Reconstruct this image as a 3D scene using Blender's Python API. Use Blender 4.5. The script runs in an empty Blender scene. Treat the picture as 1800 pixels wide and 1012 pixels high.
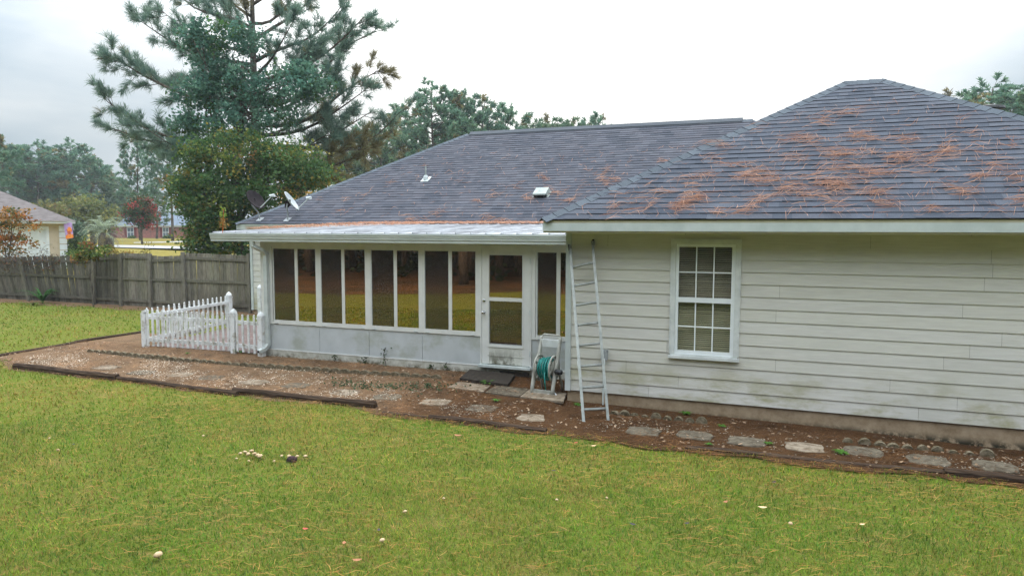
import bpy, math, random
import numpy as np
from mathutils import Vector, Matrix
random.seed(7)
rng = np.random.default_rng(7)
R = math.radians
scene = bpy.context.scene
COL = scene.collection

# ------------------------------------------------------------------ camera
CAM_Z = 2.72
CAM = np.array([0.0, -10.862, CAM_Z])
YAW, PITCH, ROLL, FPX = R(21.234), R(4.726), R(0.129), 1250.0
_f = np.array([-math.sin(YAW)*math.cos(PITCH), math.cos(YAW)*math.cos(PITCH), -math.sin(PITCH)])
_r = np.array([math.cos(YAW), math.sin(YAW), 0.0])
_u = np.cross(_r, _f)
_r2 = _r*math.cos(ROLL)+_u*math.sin(ROLL)
_u2 = np.cross(_r2, _f)
cd = bpy.data.cameras.new('camera')
cd.sensor_width = 36.0
cd.lens = FPX/1800*36
cd.clip_end = 3000
cam = bpy.data.objects.new('camera', cd)
COL.objects.link(cam)
cam.matrix_world = Matrix([[_r2[0], _u2[0], -_f[0], CAM[0]], [_r2[1], _u2[1], -_f[1], CAM[1]],
                           [_r2[2], _u2[2], -_f[2], CAM[2]], [0, 0, 0, 1]])
scene.camera = cam

# ------------------------------------------------------------------ world: overcast sky
SUN_EL, SUN_ROT = R(48), R(-8)          # sun behind the cloud, ahead of the camera
w = bpy.data.worlds.new('World')
scene.world = w
w.use_nodes = True
nt = w.node_tree
nt.nodes.clear()
def N(t, **kw):
    n = nt.nodes.new(t)
    for k, v in kw.items():
        setattr(n, k, v)
    return n
def L(a, b):
    nt.links.new(a, b)
out = N('ShaderNodeOutputWorld')
bg = N('ShaderNodeBackground')
sky = N('ShaderNodeTexSky', sky_type='NISHITA')
sky.sun_disc = False
sky.sun_elevation = SUN_EL
sky.sun_rotation = SUN_ROT
sky.air_density = 1.5
sky.dust_density = 4
tc = N('ShaderNodeTexCoord')
sep = N('ShaderNodeSeparateXYZ')
L(tc.outputs['Generated'], sep.inputs[0])
mr = N('ShaderNodeMapRange')          # overcast luminance: brighter towards the zenith
mr.inputs['From Min'].default_value = 0.0
mr.inputs['From Max'].default_value = 1.0
mr.inputs['To Min'].default_value = 6.6
mr.inputs['To Max'].default_value = 62.0
pw = N('ShaderNodeMath', operation='POWER')
pz_ = N('ShaderNodeMath', operation='MAXIMUM')
L(sep.outputs['Z'], pz_.inputs[0]); pz_.inputs[1].default_value = 0.0
L(pz_.outputs[0], pw.inputs[0]); pw.inputs[1].default_value = 1.8
L(pw.outputs[0], mr.inputs['Value'])
mp = N('ShaderNodeMapping')
mp.inputs['Scale'].default_value = (1.6, 1.6, 5.0)
mp.inputs['Location'].default_value = (0.35, 0.0, 0.1)
L(tc.outputs['Generated'], mp.inputs[0])
nz = N('ShaderNodeTexNoise')
nz.inputs['Scale'].default_value = 1.7
nz.inputs['Detail'].default_value = 5
nz.inputs['Roughness'].default_value = 0.5
L(mp.outputs[0], nz.inputs['Vector'])
cr = N('ShaderNodeValToRGB')
cr.color_ramp.elements[0].position = 0.38
cr.color_ramp.elements[0].color = (0.46, 0.555, 0.64, 1)
cr.color_ramp.elements[1].position = 0.62
cr.color_ramp.elements[1].color = (0.76, 0.80, 0.83, 1)
L(nz.outputs['Fac'], cr.inputs[0])
# glow of the hidden sun in the cloud
dirn = (-0.27, 0.91, 0.36)
dv = N('ShaderNodeVectorMath', operation='DOT_PRODUCT')
nrm = N('ShaderNodeVectorMath', operation='NORMALIZE')
L(tc.outputs['Generated'], nrm.inputs[0])
L(nrm.outputs[0], dv.inputs[0])
dv.inputs[1].default_value = Vector(dirn).normalized()
gl = N('ShaderNodeMapRange')
gl.inputs['From Min'].default_value = 0.85
gl.inputs['From Max'].default_value = 0.975
gl.inputs['To Min'].default_value = 0.0
gl.inputs['To Max'].default_value = 1.0
L(dv.outputs['Value'], gl.inputs['Value'])
glm = N('ShaderNodeMix', data_type='RGBA')
L(gl.outputs[0], glm.inputs[0])
L(cr.outputs[0], glm.inputs[6])
glm.inputs[7].default_value = (1.25, 1.25, 1.24, 1)
mul = N('ShaderNodeVectorMath', operation='SCALE')
L(glm.outputs[2], mul.inputs[0])
L(mr.outputs[0], mul.inputs['Scale'])
mx = N('ShaderNodeMix', data_type='RGBA')
mx.inputs[0].default_value = 0.12
L(mul.outputs[0], mx.inputs[6])
L(sky.outputs[0], mx.inputs[7])
L(mx.outputs[2], bg.inputs[0])
bg.inputs[1].default_value = 0.115
L(bg.outputs[0], out.inputs[0])

sl = bpy.data.lights.new('sun', 'SUN')
sl.energy = 0.7
sl.angle = R(28)
sl.color = (1.0, 0.96, 0.9)
so = bpy.data.objects.new('sun', sl)
COL.objects.link(so)
sd = Vector((math.sin(SUN_ROT)*math.cos(SUN_EL), math.cos(SUN_ROT)*math.cos(SUN_EL), math.sin(SUN_EL)))
so.rotation_euler = sd.to_track_quat('Z', 'Y').to_euler()
so.location = (0, 0, 40)
scene.view_settings.view_transform = 'Standard'
scene.view_settings.look = 'None'
scene.view_settings.exposure = 0.25
scene.view_settings.gamma = 1.0
try:
    scene.cycles.max_bounces = 8
    scene.cycles.transparent_max_bounces = 12
    scene.cycles.use_denoising = True
    scene.cycles.denoiser = 'OPENIMAGEDENOISE'
    scene.cycles.denoising_input_passes = 'RGB_ALBEDO_NORMAL'
    scene.cycles.denoising_prefilter = 'NONE'
    scene.cycles.use_adaptive_sampling = False
except Exception:
    pass

# ------------------------------------------------------------------ survey helpers: sight lines to real places
def ray(px, py):
    return _f+_r2*(px-900)/FPX-_u2*(py-506)/FPX
def on(px, py, axis, val):
    d = ray(px, py)
    t = (val-CAM[axis])/d[axis]
    return CAM+t*d
def G(px, py, z=0.0):
    return on(px, py, 2, z)
def at(px, py, Z):
    return CAM+ray(px, py)*Z
def on_plane(px, py, p0, n):
    d = ray(px, py)
    t = np.dot(np.asarray(p0)-CAM, n)/np.dot(d, n)
    return CAM+t*d
def smooth(a, b, x):
    t = np.clip((x-a)/(b-a), 0, 1)
    return t*t*(3-2*t)
def terrain(x, y):
    x = np.asarray(x, float); y = np.asarray(y, float)
    Z = (x-CAM[0])*(-math.sin(YAW))+(y-CAM[1])*math.cos(YAW)
    h = 1.25*smooth(27, 58, Z)
    h = h-(0.075+0.085*smooth(-1.5, 3.0, x))*smooth(-3.5, -3.2, x)*smooth(-1.1, -0.25, y)*(1-smooth(3, 6, y))
    return h
def tz(x, y):
    return float(terrain(x, y))

# ------------------------------------------------------------------ materials
def newmat(name):
    m = bpy.data.materials.new(name)
    m.use_nodes = True
    m.node_tree.nodes.clear()
    return m
class MT:
    """small node builder"""
    def __init__(s, name):
        s.m = newmat(name)
        s.t = s.m.node_tree
        s.o = s.n('ShaderNodeOutputMaterial')
        s.pos = s.n('ShaderNodeNewGeometry').outputs['Position']
    def n(s, typ, **kw):
        x = s.t.nodes.new(typ)
        for k, v in kw.items():
            setattr(x, k, v)
        return x
    def l(s, a, b):
        s.t.links.new(a, b)
    def noise(s, scale, detail=5, rough=0.55, stretch=(1, 1, 1), off=(0, 0, 0), dist=0.0):
        mp = s.n('ShaderNodeMapping')
        mp.inputs['Scale'].default_value = stretch
        mp.inputs['Location'].default_value = off
        s.l(s.pos, mp.inputs[0])
        t = s.n('ShaderNodeTexNoise')
        t.inputs['Scale'].default_value = scale
        t.inputs['Detail'].default_value = detail
        t.inputs['Roughness'].default_value = rough
        t.inputs['Distortion'].default_value = dist
        s.l(mp.outputs[0], t.inputs['Vector'])
        return t.outputs['Fac']
    def ramp(s, fac, stops):
        r = s.n('ShaderNodeValToRGB')
        e = r.color_ramp.elements
        while len(e) < len(stops):
            e.new(0.5)
        for k, (p, c) in enumerate(stops):
            e[k].position = p
            if not hasattr(c, '__len__'):
                c = (c, c, c)
            e[k].color = (*c, 1)
        s.l(fac, r.inputs[0])
        return r.outputs[0]
    def mix(s, fac, a, b, mode='MIX'):
        x = s.n('ShaderNodeMix', data_type='RGBA', blend_type=mode)
        for sock, v in ((x.inputs[0], fac), (x.inputs[6], a), (x.inputs[7], b)):
            if hasattr(v, 'links') or hasattr(v, 'node'):
                s.l(v, sock)
            elif hasattr(v, '__len__'):
                sock.default_value = (*v, 1)
            else:
                sock.default_value = v
        return x.outputs[2]
    def math(s, op, a, b=0.0):
        x = s.n('ShaderNodeMath', operation=op)
        for sock, v in ((x.inputs[0], a), (x.inputs[1], b)):
            if hasattr(v, 'node'):
                s.l(v, sock)
            else:
                sock.default_value = v
        return x.outputs[0]
    def axis(s, k):
        sp = s.n('ShaderNodeSeparateXYZ')
        s.l(s.pos, sp.inputs[0])
        return sp.outputs[k]
    def mrange(s, v, a, b, c=0.0, d=1.0):
        x = s.n('ShaderNodeMapRange')
        x.interpolation_type = 'SMOOTHSTEP'
        s.l(v, x.inputs['Value'])
        for nme, q in (('From Min', a), ('From Max', b), ('To Min', c), ('To Max', d)):
            x.inputs[nme].default_value = q
        return x.outputs[0]
    def attr(s, name='Col'):
        a = s.n('ShaderNodeAttribute')
        a.attribute_name = name
        return a.outputs['Color']
    def finish(s, color, rough=0.7, spec=0.3, bump=None, bstr=0.3, bdist=0.01, metal=0.0, coat=0.0):
        p = s.n('ShaderNodeBsdfPrincipled')
        if hasattr(color, 'node'):
            s.l(color, p.inputs['Base Color'])
        else:
            p.inputs['Base Color'].default_value = (*color, 1)
        if hasattr(rough, 'node'):
            s.l(rough, p.inputs['Roughness'])
        else:
            p.inputs['Roughness'].default_value = rough
        p.inputs['Specular IOR Level'].default_value = spec
        p.inputs['Metallic'].default_value = metal
        if bump is not None:
            b = s.n('ShaderNodeBump')
            b.inputs['Strength'].default_value = bstr
            b.inputs['Distance'].default_value = bdist
            s.l(bump, b.inputs['Height'])
            s.l(b.outputs[0], p.inputs['Normal'])
        s.l(p.outputs[0], s.o.inputs[0])
        return s.m
M = {}
def simple(name, c1, c2, scale=6, rough=0.7, spec=0.3, bstr=0.2, bdist=0.005, stretch=(1, 1, 1), metal=0.0, detail=6, lo=0.35, hi=0.65):
    t = MT(name)
    f = t.noise(scale, detail, 0.6, stretch)
    M[name] = t.finish(t.ramp(f, [(lo, c1), (hi, c2)]), rough, spec, f, bstr, bdist, metal)
    return M[name]

# white trim, vinyl
simple('white_trim', (0.43, 0.475, 0.465), (0.53, 0.57, 0.56), 3, 0.45, 0.35, 0.08)
simple('casing_paint', (0.52, 0.54, 0.53), (0.66, 0.68, 0.67), 5, 0.5, 0.3, 0.08)
simple('window_vinyl', (0.72, 0.75, 0.77), (0.80, 0.83, 0.84), 4, 0.35, 0.4, 0.04)
simple('soffit_paint', (0.40, 0.36, 0.25), (0.46, 0.42, 0.30), 3, 0.7)
simple('gutter_metal', (0.44, 0.48, 0.46), (0.55, 0.585, 0.565), 2.2, 0.4, 0.4, 0.06, stretch=(1, 1, 3))
simple('dark_void', (0.012, 0.011, 0.010), (0.02, 0.018, 0.016), 3, 0.9)
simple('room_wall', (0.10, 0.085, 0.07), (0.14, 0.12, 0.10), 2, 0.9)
simple('black_plastic', (0.012, 0.012, 0.013), (0.025, 0.025, 0.026), 9, 0.45)
simple('grey_metal', (0.22, 0.24, 0.25), (0.34, 0.36, 0.37), 14, 0.45, 0.5, 0.1)
simple('galvanised', (0.45, 0.50, 0.48), (0.62, 0.66, 0.63), 9, 0.5, 0.5, 0.1)
simple('chrome', (0.5, 0.5, 0.5), (0.6, 0.6, 0.6), 9, 0.2, 0.5, 0.0, metal=1.0)
simple('concrete_light', (0.13, 0.098, 0.066), (0.31, 0.25, 0.185), 9, 0.95, 0.1, 0.7, 0.015, detail=8)
simple('concrete_dark', (0.075, 0.06, 0.042), (0.16, 0.132, 0.095), 12, 0.95, 0.1, 0.5, 0.01)
simple('concrete_moss', (0.075, 0.062, 0.035), (0.21, 0.17, 0.115), 18, 0.95, 0.1, 0.6, 0.01)
simple('rotten_wood', (0.022, 0.014, 0.010), (0.085, 0.055, 0.036), 10, 0.95, 0.1, 0.8, 0.02, stretch=(0.35, 4, 4))
simple('mat_rubber', (0.018, 0.014, 0.011), (0.05, 0.038, 0.028), 15, 0.9, 0.2, 0.6, 0.01)
simple('bark', (0.05, 0.040, 0.032), (0.17, 0.14, 0.115), 5, 0.95, 0.1, 1.0, 0.05, stretch=(2.5, 2.5, 0.6))
simple('twig', (0.045, 0.036, 0.035), (0.10, 0.075, 0.07), 7, 0.95, 0.1)
simple('blind_slat', (0.58, 0.54, 0.40), (0.68, 0.64, 0.49), 3, 0.6)
simple('mushroom', (0.40, 0.27, 0.14), (0.56, 0.41, 0.25), 30, 0.7)
simple('dark_clod', (0.02, 0.012, 0.012), (0.06, 0.03, 0.03), 40, 0.9)
simple('hose', (0.006, 0.16, 0.14), (0.012, 0.24, 0.21), 12, 0.4, 0.4)
simple('reel_plastic', (0.26, 0.255, 0.22), (0.42, 0.41, 0.36), 9, 0.6)
simple('neighbour_shingle', (0.10, 0.085, 0.080), (0.17, 0.145, 0.14), 3, 0.9, 0.2, stretch=(1, 1, 6))
simple('stucco', (0.50, 0.41, 0.29), (0.60, 0.50, 0.37), 3, 0.9)
simple('far_white', (0.70, 0.74, 0.76), (0.80, 0.83, 0.84), 3, 0.6)
simple('far_shingle', (0.11, 0.14, 0.18), (0.17, 0.20, 0.25), 2, 0.9, stretch=(1, 1, 6))
simple('shutter', (0.16, 0.030, 0.035), (0.20, 0.045, 0.05), 5, 0.7)
simple('road_concrete', (0.30, 0.29, 0.285), (0.37, 0.36, 0.35), 0.6, 0.9)
simple('flag_purple', (0.38, 0.24, 0.52), (0.52, 0.36, 0.62), 6, 0.8)
simple('flag_orange', (0.75, 0.16, 0.02), (0.90, 0.36, 0.06), 9, 0.8)
simple('flag_brown', (0.42, 0.07, 0.02), (0.62, 0.14, 0.03), 12, 0.8)
simple('dish_grey', (0.30, 0.33, 0.34), (0.42, 0.45, 0.45), 6, 0.5)
simple('dish_dark', (0.020, 0.016, 0.017), (0.038, 0.031, 0.033), 6, 0.9, 0.03)
simple('vent_metal', (0.22, 0.25, 0.23), (0.36, 0.39, 0.36), 10, 0.6, 0.4)

def make_special():
    # lap siding: painted fibre cement with grain, mildew low down
    t = MT('lap_siding')
    g = t.noise(7, 6, 0.6, (0.35, 1, 5))
    base = t.ramp(g, [(0.3, (0.53, 0.512, 0.462)), (0.7, (0.625, 0.607, 0.558))])
    big = t.noise(0.9, 4, 0.6)
    base = t.mix(t.mrange(big, 0.45, 0.72, 0, 0.35), base, (0.44, 0.44, 0.38))
    base = t.mix(1.0, base, t.attr(), 'MULTIPLY')
    zz = t.axis(2)
    low = t.mrange(zz, 0.20, 0.95, 1.0, 0.0)
    blot = t.noise(1.5, 7, 0.68, (0.7, 1, 1.6), (3, 0, 1))
    m = t.math('MULTIPLY', t.mrange(blot, 0.44, 0.66), low)
    base = t.mix(t.math('MULTIPLY', m, 0.75), base, (0.27, 0.25, 0.10))
    M['lap_siding'] = t.finish(base, 0.6, 0.3, g, 0.25, 0.004)
    # kneewall panels with blotchy mildew
    t = MT('porch_panel')
    g = t.noise(3, 5)
    base = t.ramp(g, [(0.3, (0.42, 0.445, 0.445)), (0.7, (0.50, 0.525, 0.53))])
    zz = t.axis(2)
    band = t.math('MULTIPLY', t.mrange(zz, 0.10, 0.25), t.mrange(zz, 0.62, 0.95, 1, 0))
    blot = t.noise(1.35, 6, 0.65, (1, 1, 1.3), (1.7, 0, 0))
    base = t.mix(t.math('MULTIPLY', t.math('MULTIPLY', t.mrange(blot, 0.45, 0.63), band), 0.5), base, (0.26, 0.27, 0.18))
    M['porch_panel'] = t.finish(base, 0.5, 0.35, g, 0.05)
    # porch frame: warm off-white aluminium
    t = MT('porch_frame')
    g = t.noise(4, 5)
    base = t.ramp(g, [(0.3, (0.60, 0.60, 0.56)), (0.7, (0.68, 0.68, 0.65))])
    M['porch_frame'] = t.finish(base, 0.4, 0.35)
    # mouldy kick panel
    t = MT('kick_panel')
    zz = t.axis(2)
    g = t.noise(6, 8, 0.7, (1, 1, 1.4))
    base = t.ramp(g, [(0.3, (0.55, 0.55, 0.48)), (0.7, (0.64, 0.64, 0.58))])
    k = t.math('MULTIPLY', t.mrange(t.noise(5, 8, 0.75, (1, 1, 0.5), (2, 0, 0)), 0.38, 0.60), t.mrange(zz, 0.16, 0.62, 1, 0))
    base = t.mix(t.math('MULTIPLY', k, 0.95), base, (0.06, 0.05, 0.02))
    M['kick_panel'] = t.finish(base, 0.7)
    # foundation slab
    t = MT('foundation')
    g = t.noise(5, 8, 0.7)
    base = t.ramp(g, [(0.3, (0.22, 0.155, 0.095)), (0.7, (0.40, 0.31, 0.21))])
    zz = t.axis(2)
    dk = t.math('MULTIPLY', t.mrange(t.noise(6, 8, 0.75, off=(5, 0, 0)), 0.40, 0.55), t.mrange(zz, -0.13, 0.0, 1, 0))
    base = t.mix(dk, base, (0.03, 0.028, 0.018))
    M['foundation'] = t.finish(base, 0.95, 0.1, g, 0.6, 0.01)
    # painted curb of the porch
    t = MT('porch_curb')
    g = t.noise(4, 8, 0.7)
    base = t.ramp(g, [(0.35, (0.30, 0.29, 0.23)), (0.62, (0.56, 0.55, 0.49))])
    zz = t.axis(2)
    dk = t.math('MULTIPLY', t.mrange(t.noise(5, 8, 0.75, off=(5, 0, 0)), 0.45, 0.62), t.mrange(zz, 0.0, 0.14, 1, 0))
    base = t.mix(dk, base, (0.10, 0.085, 0.05))
    M['porch_curb'] = t.finish(base, 0.9, 0.1, g, 0.4, 0.006)
    # shingles, colour from the tab
    t = MT('shingle')
    gr = t.noise(70, 3, 0.8)
    big = t.noise(0.7, 5, 0.6)
    base = t.mix(1.0, t.attr(), t.ramp(gr, [(0.3, 0.68), (0.7, 1.32)]), 'MULTIPLY')
    base = t.mix(1.0, base, t.ramp(big, [(0.3, (0.86, 0.86, 0.90)), (0.7, (1.12, 1.08, 1.08))]), 'MULTIPLY')
    M['shingle'] = t.finish(base, 0.92, 0.15, gr, 0.5, 0.004)
    # porch metal roof
    t = MT('porch_roof')
    g = t.noise(2.0, 8, 0.7, (2.4, 0.35, 1))
    base = t.ramp(g, [(0.3, (0.16, 0.16, 0.165)), (0.5, (0.33, 0.335, 0.35)), (0.7, (0.52, 0.53, 0.55))])
    M['porch_roof'] = t.finish(base, 0.75, 0.2)
    # weathered fence timber, tinted per board
    t = MT('fence_wood')
    g = t.noise(9, 8, 0.65, (6, 6, 0.5))
    base = t.ramp(g, [(0.3, (0.085, 0.075, 0.06)), (0.7, (0.235, 0.215, 0.18))])
    base = t.mix(1.0, base, t.attr(), 'MULTIPLY')
    zz = t.axis(2)
    damp = t.math('MULTIPLY', t.mrange(t.noise(1.6, 6, 0.7), 0.4, 0.65), t.mrange(zz, 0.05, 1.0, 1, 0))
    base = t.mix(t.math('MULTIPLY', damp, 0.6), base, (0.035, 0.030, 0.022))
    M['fence_wood'] = t.finish(base, 0.95, 0.1, g, 0.5, 0.008)
    # picket vinyl with mildew
    t = MT('picket_vinyl')
    g = t.noise(7, 7, 0.7)
    zz = t.axis(2)
    base = t.ramp(t.noise(3, 3), [(0.3, (0.62, 0.63, 0.62)), (0.7, (0.74, 0.75, 0.75))])
    k = t.math('MULTIPLY', t.mrange(g, 0.46, 0.68), t.mrange(zz, 0.0, 1.0, 1.0, 0.40))
    base = t.mix(k, base, (0.27, 0.235, 0.15))
    M['picket_vinyl'] = t.finish(base, 0.55, 0.3)
    # aluminium ladder
    t = MT('ladder_metal')
    g = t.noise(9, 6, 0.7)
    M['ladder_metal'] = t.finish(t.ramp(g, [(0.3, (0.16, 0.168, 0.155)), (0.7, (0.30, 0.312, 0.29))]), 0.5, 0.5, g, 0.1, 0.002, metal=0.3)
    # glass
    def glass(name, refl, gcol, tcol, rough):
        t = MT(name)
        a = t.n('ShaderNodeBsdfGlossy')
        a.inputs['Color'].default_value = (*gcol, 1)
        a.inputs['Roughness'].default_value = rough
        b = t.n('ShaderNodeBsdfTransparent')
        b.inputs['Color'].default_value = (*tcol, 1)
        x = t.n('ShaderNodeMixShader')
        x.inputs[0].default_value = refl
        t.l(b.outputs[0], x.inputs[1])
        t.l(a.outputs[0], x.inputs[2])
        t.l(x.outputs[0], t.o.inputs[0])
        M[name] = t.m
    glass('porch_glass', 0.50, (0.92, 0.66, 0.42), (0.30, 0.26, 0.22), 0.012)
    glass('window_glass', 0.035, (0.9, 0.95, 1.0), (0.86, 0.86, 0.84), 0.01)
    # insect screen: fine mesh that keeps a dim reflection of the glass behind it
    t = MT('insect_screen')
    a = t.n('ShaderNodeBsdfGlossy')
    a.inputs['Color'].default_value = (0.90, 0.68, 0.46, 1)
    a.inputs['Roughness'].default_value = 0.05
    b = t.n('ShaderNodeBsdfTransparent')
    b.inputs['Color'].default_value = (0.25, 0.22, 0.18, 1)
    d = t.n('ShaderNodeBsdfDiffuse')
    d.inputs['Color'].default_value = (0.055, 0.044, 0.036, 1)
    x = t.n('ShaderNodeMixShader'); x.inputs[0].default_value = 0.32
    y = t.n('ShaderNodeMixShader'); y.inputs[0].default_value = 0.45
    t.l(b.outputs[0], x.inputs[1]); t.l(a.outputs[0], x.inputs[2])
    t.l(x.outputs[0], y.inputs[1]); t.l(d.outputs[0], y.inputs[2])
    t.l(y.outputs[0], t.o.inputs[0])
    M['insect_screen'] = t.m
    # foliage, colour from the leaf
    def leafy(name, trans=0.3, spec=0.15):
        t = MT(name)
        col = t.attr()
        p = t.n('ShaderNodeBsdfPrincipled')
        t.l(col, p.inputs['Base Color'])
        p.inputs['Roughness'].default_value = 0.6
        p.inputs['Specular IOR Level'].default_value = spec
        tr = t.n('ShaderNodeBsdfTranslucent')
        t.l(col, tr.inputs['Color'])
        x = t.n('ShaderNodeMixShader'); x.inputs[0].default_value = trans
        t.l(p.outputs[0], x.inputs[1]); t.l(tr.outputs[0], x.inputs[2])
        t.l(x.outputs[0], t.o.inputs[0])
        M[name] = t.m
    leafy('leaf', 0.45)
    leafy('needle', 0.48, 0.1)
    leafy('grass_blade', 0.30, 0.16)
    leafy('straw', 0.08, 0.1)
    t = MT('pebble')
    M['pebble'] = t.finish(t.attr(), 0.9, 0.15)
    # lawn soil under the blades
    t = MT('lawn_ground')
    n1 = t.noise(45, 8, 0.75)
    n2 = t.noise(1.1, 6, 0.65)
    n3 = t.noise(9, 6, 0.7, off=(4, 4, 0))
    green = t.ramp(n1, [(0.25, (0.05, 0.06, 0.010)), (0.5, (0.12, 0.145, 0.02)), (0.75, (0.23, 0.23, 0.05))])
    straw = t.ramp(n1, [(0.25, (0.11, 0.075, 0.026)), (0.75, (0.34, 0.24, 0.09))])
    near = t.mix(t.mrange(n3, 0.46, 0.72, 0, 0.75), green, straw)
    near = t.mix(t.mrange(n2, 0.5, 0.75, 0, 0.5), near, straw)
    dry = t.ramp(t.noise(2.5, 7, 0.7), [(0.3, (0.145, 0.115, 0.026)), (0.7, (0.25, 0.205, 0.052))])
    col = t.mix(t.attr('Dry'), near, dry)
    M['lawn_ground'] = t.finish(col, 0.95, 0.05, n1, 0.9, 0.03)
    # needle-strewn bed
    t = MT('bed_ground')
    n1 = t.noise(55, 8, 0.8)
    n2 = t.noise(2.2, 6, 0.7)
    n3 = t.noise(26, 5, 0.7, off=(7, 1, 0))
    base = t.ramp(n1, [(0.25, (0.06, 0.034, 0.019)), (0.5, (0.19, 0.115, 0.065)), (0.75, (0.36, 0.25, 0.16))])
    soil = t.ramp(n1, [(0.3, (0.06, 0.04, 0.024)), (0.7, (0.17, 0.115, 0.07))])
    base = t.mix(t.mrange(n2, 0.48, 0.68, 0, 0.8), base, soil)
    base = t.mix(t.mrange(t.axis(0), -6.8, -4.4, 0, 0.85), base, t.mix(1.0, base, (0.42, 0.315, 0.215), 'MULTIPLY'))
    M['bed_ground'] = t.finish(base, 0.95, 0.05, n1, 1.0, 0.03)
    t = MT('wood_floor_litter')
    n1 = t.noise(10, 8, 0.8)
    n2 = t.noise(0.7, 6, 0.7)
    base = t.ramp(n1, [(0.25, (0.05, 0.026, 0.014)), (0.75, (0.21, 0.115, 0.058))])
    base = t.mix(t.mrange(t.noise(0.35, 7, 0.75, off=(3, 0, 0)), 0.42, 0.58, 0, 0.75), base, (0.045, 0.035, 0.02))
    base = t.mix(t.mrange(n2, 0.5, 0.72, 0, 0.6), base, (0.06, 0.05, 0.02))
    M['wood_floor_litter'] = t.finish(base, 0.95, 0.05, n1, 1.0, 0.03)
    # brick paving and brick wall
    def brick(name, c1, c2, mo, sc, plane):
        t = MT(name)
        mp = t.n('ShaderNodeMapping')
        if plane == 'wall':
            mp.inputs['Rotation'].default_value = (R(90), 0, 0)
        t.l(t.pos, mp.inputs[0])
        b = t.n('ShaderNodeTexBrick')
        b.inputs['Scale'].default_value = sc
        b.inputs['Color1'].default_value = (*c1, 1)
        b.inputs['Color2'].default_value = (*c2, 1)
        b.inputs['Mortar'].default_value = (*mo, 1)
        b.inputs['Mortar Size'].default_value = 0.014
        t.l(mp.outputs[0], b.inputs['Vector'])
        g = t.noise(3, 6, 0.7)
        col = t.mix(t.mrange(g, 0.42, 0.65, 0, 0.6), b.outputs['Color'], (0.13, 0.115, 0.11))
        M[name] = t.finish(col, 0.9, 0.2, t.noise(30, 4), 0.3, 0.004)
    brick('patio_brick', (0.15, 0.085, 0.07), (0.20, 0.15, 0.14), (0.09, 0.075, 0.06), 2.2, 'floor')
    brick('brick_wall', (0.34, 0.11, 0.09), (0.42, 0.16, 0.13), (0.40, 0.25, 0.22), 4.0, 'wall')
make_special()

# ------------------------------------------------------------------ mesh helpers
def wloc(p):
    v = Vector((0, 0, 0))
    while p is not None:
        v += p.location
        p = p.parent
    return v
def np_obj(name, V, F, mats, parent=None, col=None, fcol=None, midx=None, smooth=False, origin=None):
    """V (n,3) world coordinates, F (m,3|4) array or list of lists; col per vertex, fcol per face"""
    V = np.asarray(V, dtype=np.float64)
    me = bpy.data.meshes.new(name)
    if parent is not None:
        off = np.array(wloc(parent))
    elif origin is not None:
        off = np.asarray(origin, float)
    else:
        off = np.zeros(3)
    Vl = (V-off).astype(np.float32)
    if isinstance(F, np.ndarray):
        m, k = F.shape
        me.vertices.add(len(Vl)); me.vertices.foreach_set('co', Vl.ravel())
        me.loops.add(m*k); me.loops.foreach_set('vertex_index', F.astype(np.int32).ravel())
        me.polygons.add(m)
        me.polygons.foreach_set('loop_start', np.arange(0, m*k, k, dtype=np.int32))
        me.polygons.foreach_set('loop_total', np.full(m, k, dtype=np.int32))
        me.update(calc_edges=True)
    else:
        me.from_pydata([tuple(x) for x in Vl], [], F)
        me.update()
    for q in (mats if isinstance(mats, (list, tuple)) else [mats]):
        me.materials.append(q)
    if midx is not None:
        me.polygons.foreach_set('material_index', np.asarray(midx, dtype=np.int32))
    if col is not None:
        a = me.color_attributes.new('Col', 'FLOAT_COLOR', 'POINT')
        c = np.ones((len(Vl), 4), np.float32); c[:, :3] = col
        a.data.foreach_set('color', c.ravel())
    elif fcol is not None:
        a = me.color_attributes.new('Col', 'FLOAT_COLOR', 'CORNER')
        nl = np.zeros(len(me.polygons), np.int32)
        me.polygons.foreach_get('loop_total', nl)
        c = np.ones((len(me.loops), 4), np.float32); c[:, :3] = np.repeat(np.asarray(fcol), nl, axis=0)
        a.data.foreach_set('color', c.ravel())
    if smooth:
        me.polygons.foreach_set('use_smooth', np.ones(len(me.polygons), bool))
    o = bpy.data.objects.new(name, me)
    COL.objects.link(o)
    if parent is not None:
        o.parent = parent
    else:
        o.location = off
    return o
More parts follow.
